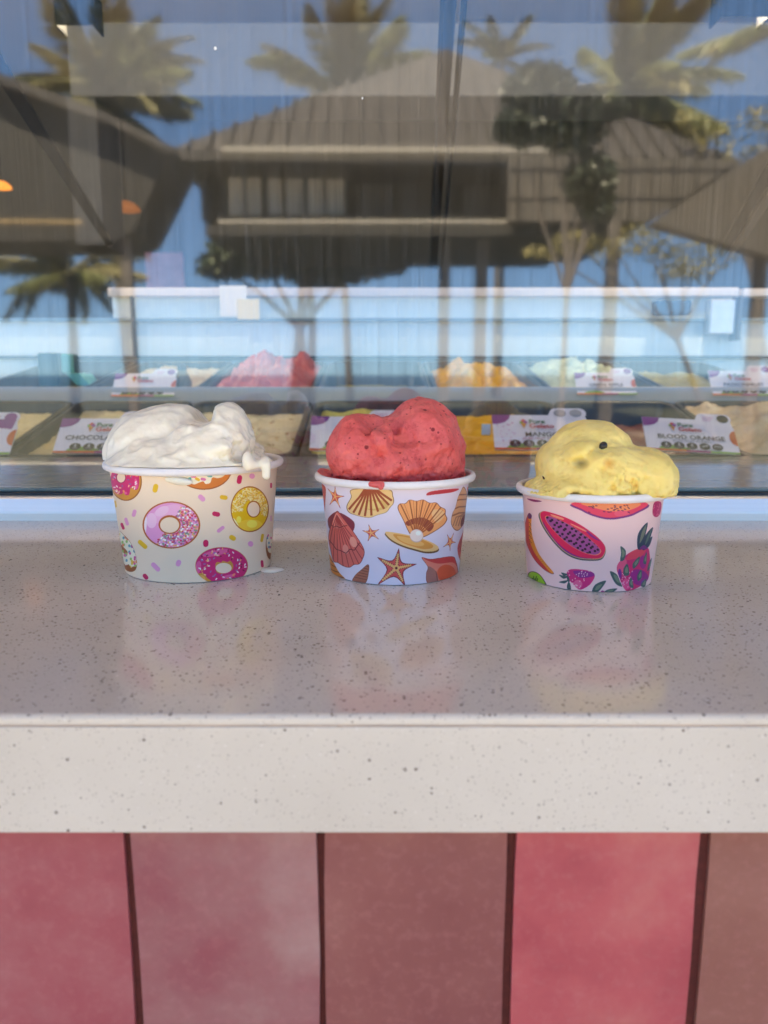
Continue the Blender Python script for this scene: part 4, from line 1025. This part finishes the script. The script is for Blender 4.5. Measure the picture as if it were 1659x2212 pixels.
def red_extra(m, col):
    def spots(scale, keep, size, prev, cc):
        vo = m.N('ShaderNodeTexVoronoi'); vo.inputs['Scale'].default_value = scale; m.L(m.tc(), vo.inputs['Vector'])
        sep = m.N('ShaderNodeSeparateColor'); m.L(vo.outputs['Color'], sep.inputs[0])
        a = m.math('MULTIPLY', m.math('SUBTRACT', m.math('MULTIPLY', sep.outputs[1], size), vo.outputs['Distance'], True), 9, True)
        return m.mix(m.math('MULTIPLY', a, m.math('LESS_THAN', sep.outputs[0], keep)), prev, cc)
    bl = m.math('MULTIPLY', m.math('SUBTRACT', m.noise(130, 5, .75), .53, True), 6, True)
    col = m.mix(m.math('MULTIPLY', bl, .75), col, lin((176,36,44)))
    col = spots(240, .20, .36, col, lin((128,14,26))); col = spots(460, .18, .42, col, lin((150,24,34)))
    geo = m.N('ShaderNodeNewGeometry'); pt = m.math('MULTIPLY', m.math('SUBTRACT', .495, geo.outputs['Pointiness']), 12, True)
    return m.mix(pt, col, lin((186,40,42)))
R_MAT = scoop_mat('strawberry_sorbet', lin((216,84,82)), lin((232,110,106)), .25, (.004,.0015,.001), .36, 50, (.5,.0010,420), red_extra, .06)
o = grown('gelato_scoop', f, R_MAT, (c.cx, c.cy, ZC)); tag(o, 'red strawberry sorbet scoop with dark specks in the seashell cup', 'gelato scoop', 'gelato scoops in the cups')
# --- yellow
c = CUPS[2]; P, S = c.P, c.S
f = Field((-.050,-.052,c.h-.02), (.056,.048,.110), HV)
dome = f.ell(P(800,415,.004), (S(372), .028, S(305)), 4)
dome = smin(dome, f.ell(P(560,560,.0), (S(232), .026, S(220))), .010)
rl = f.ell(P(1180,620,-.008), (S(300), .030, S(232)), 12)
rl = smin(rl, f.ell(P(1310,690,-.014), (S(152), .024, S(180))), .010)
rl = smin(rl, f.ell(P(900,620,-.020), (S(300), .022, S(260)), 0), .012)
d = smin(dome, rl, .0030)
d = smin(d, f.ell(P(672,400,-.0175), (S(150), .0125, S(74)), -30), .0035)
d = smin(d, f.ell(P(1330,610,-.008), (S(150), .028, S(196)), 6), .010)
d = smin(d, f.ell(P(420,500,-.002), (S(98), .018, S(110))), .007)
d = smin(d, f.ell(P(450,720,-.012), (S(220), .026, S(95)), -32), .008)
d = smin(d, f.ell(P(300,755,-.006), (S(130), .020, S(48)), -24), .006)
d = smin(d, f.ell(P(820,750,-.032), (S(260), .010, S(60)), 4), .004)
d = smax(d, -f.path([P(430,425,-.024), P(500,455,-.028), P(570,500,-.033)], [.0008,.0018,.0008]), .0025)
d = smax(d, -f.path([P(960,356,-.0262), P(1060,345,-.0250), P(1200,335,-.018)], [.0006,.0013,.0016]), .0022)
d = smax(d, -f.path([P(820,620,-.043), P(930,570,-.042), P(990,500,-.040)], [.0020,.0032,.0016]), .006)
d = smax(d, -f.path([P(1080,800,-.044), P(1160,815,-.043), P(1300,815,-.041)], [.0016,.0024,.0016]), .003)
d = smax(d, -f.ell(P(905,355,-.031), (S(48), .0035, S(56))), .002)
d = smin(d, f.Z-(c.h-.0042)+f.X*.06, .004)
n1 = f.noise(.012, 21); n2 = f.noise(.0045, 22); n3 = f.noise(.0018, 23)
fr = np.clip(1-((f.X-P(880,660,0)[0])/.016)**2-((f.Z-P(880,660,-.03)[2])/.011)**2, 0, 1)*(f.Y < 0)
rag = np.maximum(np.clip(1-(f.Z-c.h)/.010, 0, 1)*.8, fr)
f.d = d+n1*.0018+np.abs(f.noise(.010, 24))*.0013+n2*(.0010+.0036*rag)+n3*(.0004+.0018*rag)
cup_clip(f, c)
YV, YF_ = f.mesh()
def surf(x, y):                      # the point of the scoop seen at this crop point
    px, py = c.pix(x, y); w_ = YV+np.array([c.cx, c.cy, -EYE]); dep = w_[:,1]*math.cos(PITCH)-w_[:,2]*math.sin(PITCH)
    u = CX+FPX*w_[:,0]/dep; v_ = CY-FPX*(w_[:,1]*math.sin(PITCH)+w_[:,2]*math.cos(PITCH))/dep
    near = np.where((u-px)**2+(v_-py)**2 < 9)[0]
    return Vector(YV[near[np.argmin(dep[near])]])
seedpos = surf(700,505)
def yel_extra(m, col):
    vd = m.N('ShaderNodeVectorMath', operation='DISTANCE'); mp = m.N('ShaderNodeMapping'); m.L(m.tc(), mp.inputs[0])
    mp.inputs['Scale'].default_value = (1, .5, 1.35); sp = seedpos; vd.inputs[1].default_value = (sp[0], sp[1]*.5, sp[2]*1.35); m.L(mp.outputs[0], vd.inputs[0])
    a = m.math('SUBTRACT', 1.0, m.math('DIVIDE', vd.outputs['Value'], .0048), True)
    col = m.mix(m.math('MULTIPLY', m.math('POWER', a, .9), .85), col, lin((92,80,52)))
    vd2 = m.N('ShaderNodeVectorMath', operation='DISTANCE'); vd2.inputs[1].default_value = tuple(surf(960,510)); m.L(m.tc(), vd2.inputs[0])
    a2 = m.math('SUBTRACT', 1.0, m.math('DIVIDE', vd2.outputs['Value'], .0042), True)
    col = m.mix(m.math('MULTIPLY', a2, .8), col, lin((216,140,20)))
    n = m.math('MULTIPLY', m.math('SUBTRACT', m.noise(110, 5, .7), .6, True), 4, True)
    col = m.mix(m.math('MULTIPLY', n, .4), col, lin((214,160,40)))
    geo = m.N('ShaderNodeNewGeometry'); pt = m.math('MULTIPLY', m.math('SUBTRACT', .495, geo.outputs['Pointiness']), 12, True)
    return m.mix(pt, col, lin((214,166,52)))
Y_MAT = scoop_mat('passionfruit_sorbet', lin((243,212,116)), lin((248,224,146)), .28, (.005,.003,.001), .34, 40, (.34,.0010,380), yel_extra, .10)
o = grown('gelato_scoop', f, Y_MAT, (c.cx, c.cy, ZC)); tag(o, 'yellow passionfruit sorbet scoop with a black seed in the fruit cup', 'gelato scoop', 'gelato scoops in the cups')
SEED = simple('black_seed', (.012,.009,.008), .25, bump=.3, bscale=600, bdist=.0004)
def seed(x, y, dy, sx, sz, rot):
    p = surf(x, y); prof = [(math.sin(math.pi*k/12)*(1-.15*math.cos(math.pi*k/12)), -math.cos(math.pi*k/12)) for k in range(13)]
    s_ = MB().lathe(prof, 16).build('seed', SEED, o, smooth=True); s_.location = p; s_.scale = (sx, .0022, sz); s_.rotation_euler = (R(20), R(rot), 0)
seed(905, 355, -.0268, .0022, .0030, 14); seed(1242, 826, -.0415, .0009, .0008, 40); seed(360, 640, -.020, .0006, .0005, 0)
# drop of melted gelato on the stone
p = at_z(586, 1233, ZC)
mb = MB(); L1 = [(p.x+.0075*(1+.15*math.sin(3*a))*math.cos(a), p.y+.0055*math.sin(a), ZC+.0002) for a in [2*math.pi*k/24 for k in range(24)]]
L2 = [(p.x+(x-p.x)*.85, p.y+(y-p.y)*.85, ZC+.0012) for x, y, z in L1]; L3 = [(p.x+(x-p.x)*.4, p.y+(y-p.y)*.4, ZC+.0017) for x, y, z in L1]
o = mb.loft([L1, L2, L3]).build('melted_drop', W_MAT, smooth=True); tag(o, 'small drop of melted white gelato on the counter beside the donut cup', 'drop')

# ------------------------------------------------------------------ the place across the way, seen mirrored in the glass
ROOF = simple('brown_roof_sheet', (.048,.041,.037), .55, var=.18, vscale=1.2)
BATTEN = simple('roof_batten_brown', (.035,.030,.027), .6)
DARKW = simple('dark_timber', (.02,.018,.017), .7, var=.25, vscale=2)
CLAD = simple('grey_brown_cladding', (.085,.073,.063), .7, var=.15, vscale=1.5)
PALEP = simple('pale_panel', (.62,.54,.44), .7, var=.1, vscale=2)
GUT = simple('cream_gutter', (.34,.31,.27), .5)
POSTM = simple('weathered_post', (.10,.085,.075), .8, var=.2, vscale=4)
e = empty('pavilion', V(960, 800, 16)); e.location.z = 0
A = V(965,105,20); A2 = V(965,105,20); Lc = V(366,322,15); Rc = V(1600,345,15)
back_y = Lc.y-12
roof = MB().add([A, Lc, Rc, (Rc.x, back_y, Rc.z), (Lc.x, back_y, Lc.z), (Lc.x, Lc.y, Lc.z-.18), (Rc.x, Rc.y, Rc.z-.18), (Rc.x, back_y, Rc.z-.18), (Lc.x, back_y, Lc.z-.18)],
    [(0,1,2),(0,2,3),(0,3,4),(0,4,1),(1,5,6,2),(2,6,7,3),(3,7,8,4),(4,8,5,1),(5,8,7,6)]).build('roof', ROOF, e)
mb = MB(); fn_ = (Rc-Lc).cross(A-Lc).normalized(); fn_ = fn_ if fn_.y > 0 else -fn_
for k in range(1, 30):
    t = k/30; b = Lc+(Rc-Lc)*t
    top = Lc+(A-Lc)*(t/.4852) if t < .4852 else Rc+(A-Rc)*((1-t)/.5148)
    # run up the slope along the fall line
    mb.bar(b+fn_*.03, Vector((b.x, top.y, top.z))+fn_*.03, .06, .05)
tag(mb.build('roof_batten', BATTEN, e), kind='stuff')
MB().bar(V(480,324,14.85), V(1275,326,14.85), .12, .10).build('gutter', GUT, e)
p0, p1 = V(430,332,16.4), V(1330,475,16.4); MB().box((p0.x, p0.y-7, p1.z), (p1.x, p0.y, p0.z)).build('wall', DARKW, e)
for k, (x0, x1) in enumerate(((492,528),(532,568),(578,612),(616,656),(664,700),(704,745))):
    a, b = V(x0, 358+6*(k%2), 16.3), V(x1, 466, 16.3); MB().box((a.x, a.y-.05, b.z), (b.x, a.y+.06, a.z)).build('panel', PALEP, e, bevel=.04)
for x0, x1 in ((770,850),(858,930),(1000,1080),(1090,1170)):
    a, b = V(x0, 400, 16.3), V(x1, 468, 16.3); MB().box((a.x, a.y-.05, b.z), (b.x, a.y+.05, a.z)).build('window', CLAD, e)
a, b = V(470,474,14.6), V(1300,482,14.6); MB().box((a.x, a.y-.1, b.z), (b.x, a.y, a.z)).build('gutter', GUT, e)
a, b = V(440,483,14.7), V(1290,508,14.7); MB().box((a.x, a.y-2, b.z), (b.x, a.y-.11, a.z)).build('floor_beam', DARKW, e)
cl = [V(1100,335,14.2), V(1598,346,14.2), V(1408,478,14.2), V(1100,478,14.2)]
MB().prism(cl, (0,-.3,0)).build('cladding_panel', CLAD, e)
mb = MB()
for k in range(9):
    x = 1120+k*48; yb = 478 if x < 1408 else 478-(x-1408)*.69
    mb.bar(V(x, 340, 14.16), V(x, yb, 14.16), .035, .03, (0,1,0))
mb.bar(V(1100,365,14.19), V(1570,365,14.19), .025, .02); mb.bar(V(1100,428,14.19), V(1478,428,14.19), .025, .02)
tag(mb.build('cladding_batten', BATTEN, e), kind='stuff')
for px, wd in ((962,.20),(1043,.22)):
    a = V(px, 505, 15.2); MB().box((a.x-wd/2, a.y-wd, .004), (a.x+wd/2, a.y, a.z)).build('post', POSTM, e)
a = V(1330, 478, 13); MB().box((a.x-.09, a.y-.18, .004), (a.x+.09, a.y, a.z)).build('post', POSTM, e)
settle(e); tag(e, 'large brown hip roofed pavilion facing the shop', 'pavilion')

e = empty('roofed_shelter', V(100, 800, 10)); e.location.z = 0
MB().prism([V(-180,60,9.5), V(0,165,9.5), V(230,250,9.5), V(372,322,9.5), V(285,500,9.5), V(255,520,9.5), V(-180,520,9.5)], (0,-1.2,0)).build('roof', DARKW, e)
MB().prism([V(-180,52,9.3), V(0,158,9.3), V(230,243,9.3), V(376,318,9.3), V(372,330,9.3), V(230,262,9.3), V(0,180,9.3), V(-180,76,9.3)], (0,-.15,0)).build('eave_board', ROOF, e)
MB().bar(V(-180,476,9.3), V(180,480,9.3), .06, .05).build('gutter', simple('ochre_gutter', (.2,.14,.07), .6), e)
a = V(268, 515, 9.6); MB().box((a.x-.06, a.y-.12, .004), (a.x+.06, a.y, a.z)).build('post', POSTM, e)
settle(e); tag(e, 'dark low shelter with a sloping eave left of the pavilion', 'shelter')
e = empty('awning', V(1600, 800, 9)); e.location.z = 0
MB().prism([V(1760,255,8.6), V(1659,318,8.6), V(1408,482,8.6), V(1480,502,8.6), V(1760,580,8.6)], (0,-.25,0)).build('roof', CLAD, e)
a = V(1650, 540, 8.8); MB().box((a.x-.06, a.y-.12, .004), (a.x+.06, a.y, a.z)).build('post', POSTM, e)
settle(e); tag(e, 'grey brown sloping awning at the far right of the pavilion', 'awning')

# lamp post
p = V(1087, 522, 24); e = empty('lamp_post', (p.x, p.y, 0))
MB().tube([(p.x, p.y, 0), (p.x, p.y, p.z)], [.09,.06], 10).build('post', GUT, e)
MB().lathe([(.0,.30),(.16,.22),(.2,.05),(.14,-.1),(0,-.12)], 16, p).build('lantern', GUT, e, smooth=True)
settle(e); tag(e, 'slim white lamp post with a round lantern', 'lamp post')

# palms
PALMG = simple('palm_frond_green', (.105,.115,.035), .55, var=.4, vscale=1.5)
PALMY = simple('palm_frond_straw', (.17,.15,.06), .6, var=.35, vscale=1.5)
TRUNK = simple('palm_trunk_bark', (.11,.09,.07), .9, var=.3, vscale=5, bump=.5, bscale=12, bdist=.03)
def frond_mesh(name, L_, droop, mat, seed):
    r_ = random.Random(seed); mb = MB(); n = 78; pts = []
    for k in range(n+1):
        t = k/n; pts.append(Vector((L_*(t-.12*droop*t*t), 0, L_*(.25*t-droop*t*t*.75))))
    mb.tube(pts[::4]+[pts[-1]], [.016*(1-.8*k/len(pts[::4])) for k in range(len(pts[::4])+1)], 5)
    for k in range(5, n):
        t = k/n; p = pts[k]; d = (pts[min(k+1, n)]-pts[k-1]).normalized()
        ll = L_*.25*math.sin(math.pi*min(1, .10+t*.86))**.7*r_.uniform(.7,1.15)
        for sg in (-1, 1):
            side = Vector((d.x*.8+r_.uniform(-.12,.12), sg*r_.uniform(.45,.8), d.z*.8-.3-.35*r_.random())).normalized(); w_ = Vector((d.x, 0, d.z))*.0115*r_.uniform(.7,1.3)
            tip = p+side*ll+Vector((0,0,-.22*ll)); mid = p+side*ll*.5
            mb.add([p-w_*.6, p+w_*.6, mid+w_, tip, mid-w_], [(0,1,2,3,4)])
    o = mb.build(name, mat, fix=False); COL.objects.unlink(o); me = o.data; bpy.data.objects.remove(o); return me
FR = [frond_mesh('frond', 1.0, .55, PALMG, 1), frond_mesh('frond', 1.0, .95, PALMY, 2), frond_mesh('frond', 1.0, .25, PALMG, 3), frond_mesh('frond', 1.0, .4, PALMY, 4)]
def palm(px, py, Y, size, label, n=22, seed=0, lean=.0, upward=.4, wind=.0):
    r_ = random.Random(seed); top = V(px, py, Y); e = empty('palm_tree', (top.x+lean, top.y, 0))
    base = Vector((top.x+lean, top.y, 0)); pts = [base+(top-base)*t+Vector((-lean*.25*math.sin(math.pi*t), 0, 0)) for t in [k/10 for k in range(11)]]
    MB().tube(pts, [.17-.006*k for k in range(11)], 10).build('trunk', TRUNK, e, smooth=True)
    for k in range(n):
        az = 2*math.pi*k/n+r_.uniform(-.2,.2); el = r_.uniform(-.55, 1.2)*upward*1.9
        o = bpy.data.objects.new('frond', FR[(k*7+seed) % 4]); COL.objects.link(o); o.parent = e
        s_ = size*r_.uniform(.85,1.1); o.scale = (s_, s_, s_)
        d = Vector((math.cos(az)*math.cos(el)+wind, math.sin(az)*math.cos(el), math.sin(el))).normalized()
        o.rotation_euler = (r_.uniform(-.3,.3), -math.asin(max(-1, min(1, d.z)))+.1, math.atan2(d.y, d.x))
        o.location = top
    settle(e); tag(e, label, 'palm tree', 'palm trees around the pavilion')
palm(226, 225, 28, 3.5, 'tall palm with a full crown above the shelter roof', 40, 1, .4, .74, .35)
palm(735, 205, 32, 3.9, 'tall palm half hidden behind the pavilion ridge', 36, 2, .3, .74, .2)
palm(1345, 195, 27, 3.7, 'tall palm with wide spread fronds right of the pavilion ridge', 40, 3, -.3, .66, .38)
palm(150, 590, 24, 2.4, 'short palm standing under the shelter eave', 20, 4, -.1, .35, 0)
palm(1690, 60, 20, 2.2, 'palm at the far right beyond the awning', 12, 5, 0, .2, 0)
palm(1085, 130, 42, 2.6, 'distant palm tip showing over the pavilion roof', 12, 6, 0, .6, 0)

LEAFD = simple('dark_leaf', (.022,.032,.016), .5, var=.4, vscale=3)
LEAFG = simple('green_leaf', (.05,.07,.026), .55, var=.4, vscale=2)
LEAFY = simple('yellowing_leaf', (.19,.16,.05), .6, var=.3, vscale=2)
BARK = simple('grey_bark', (.12,.10,.09), .9, var=.3, vscale=6)
def tree(name, label, base, blobs, leafsize, nleaf, mat, trunk_r=.12, seed=0, cat='tree'):
    r_ = random.Random(seed); e = empty(name, base); mb = MB()
    ctr = sum((b[0] for b in blobs), Vector())/len(blobs)
    mid = Vector(base)+(ctr-Vector(base))*.55
    mb.tube([base, mid], [trunk_r, trunk_r*.7], 8)
    for c_, rr, sq in blobs: mb.tube([mid, mid+(c_-mid)*.5+Vector((r_.uniform(-.1,.1), 0, .1*rr)), c_], [trunk_r*.6, trunk_r*.35, trunk_r*.12], 6)
    mb.build('trunk', BARK, e)
    lb = MB()
    tot = sum(b[1]**2 for b in blobs)
    for c_, rr, sq in blobs:
        for _ in range(int(nleaf*rr*rr/tot)):
            v_ = Vector((r_.gauss(0,1), r_.gauss(0,1), r_.gauss(0,1))).normalized()*(rr*r_.random()**.45)
            p = c_+Vector((v_.x, v_.y*.8, v_.z*sq)); s_ = leafsize*r_.uniform(.6,1.3)
            a = Vector((r_.gauss(0,1), r_.gauss(0,1), r_.gauss(0,1))).normalized(); b = a.cross(Vector((r_.gauss(0,1), r_.gauss(0,1), r_.gauss(0,1)))).normalized()
            lb.add([p-a*s_, p+b*s_*.45, p+a*s_, p-b*s_*.45], [(0,1,2,3)])
    lb.build('crown', mat, e, fix=False); settle(e); tag(e, label, cat)
g0 = lambda px, Y: Vector((V(px, 800, Y).x, 2*YG-Y, 0))
tree('leafy_tree', 'broad dark leaved tree in front of the pavilion roof', g0(1215, 9), [(V(1165,200,9), .42, .7),(V(1235,270,9), .40, .8),(V(1130,275,9), .34, .6),(V(1260,215,9), .22, .6),(V(1325,235,9), .2, .5),(V(1275,390,9), .30, 1.0),(V(1290,440,9), .22, 1.0)], .06, 6500, LEAFD, .04, 2)
tree('shade_tree', 'rounded dark green tree under the pavilion floor beam', g0(660, 26), [(V(560,545,26), 1.7, .5),(V(700,555,26), 1.9, .5),(V(800,560,26), 1.3, .5),(V(480,575,26), .9, .5)], .20, 5000, LEAFG, .22, 3)
tree('bare_tree', 'thin branched half bare tree below the awning', g0(1560, 13), [(V(1240,520,13), .45, .4),(V(1330,540,13), .5, .5),(V(1420,535,13), .5, .5),(V(1510,560,13), .6, .6),(V(1600,520,13), .6, .6),(V(1180,545,13), .4, .3),(V(1380,500,13), .35, .4),(V(1470,590,13), .5, .4)], .05, 1500, LEAFY, .06, 4)
tree('bare_tree', 'sparse yellow leaved tree above the awning', g0(1700, 15), [(V(1530,290,15), .5, .6),(V(1600,330,15), .5, .6),(V(1640,260,15), .45, .7),(V(1480,255,15), .3, .5)], .06, 420, LEAFY, .06, 5)
e = empty('leaning_trunks', g0(640, 22))
for k, (xa, xb) in enumerate(((655,628),(668,670))): MB().tube([g0(xb,22), V((xa+xb)/2+6, 700, 22), V(xa, 590, 22)], [.13,.11,.10], 8).build('trunk', TRUNK, e, smooth=True)
settle(e); tag(e, 'pair of slender leaning trunks beneath the shade tree', 'tree')
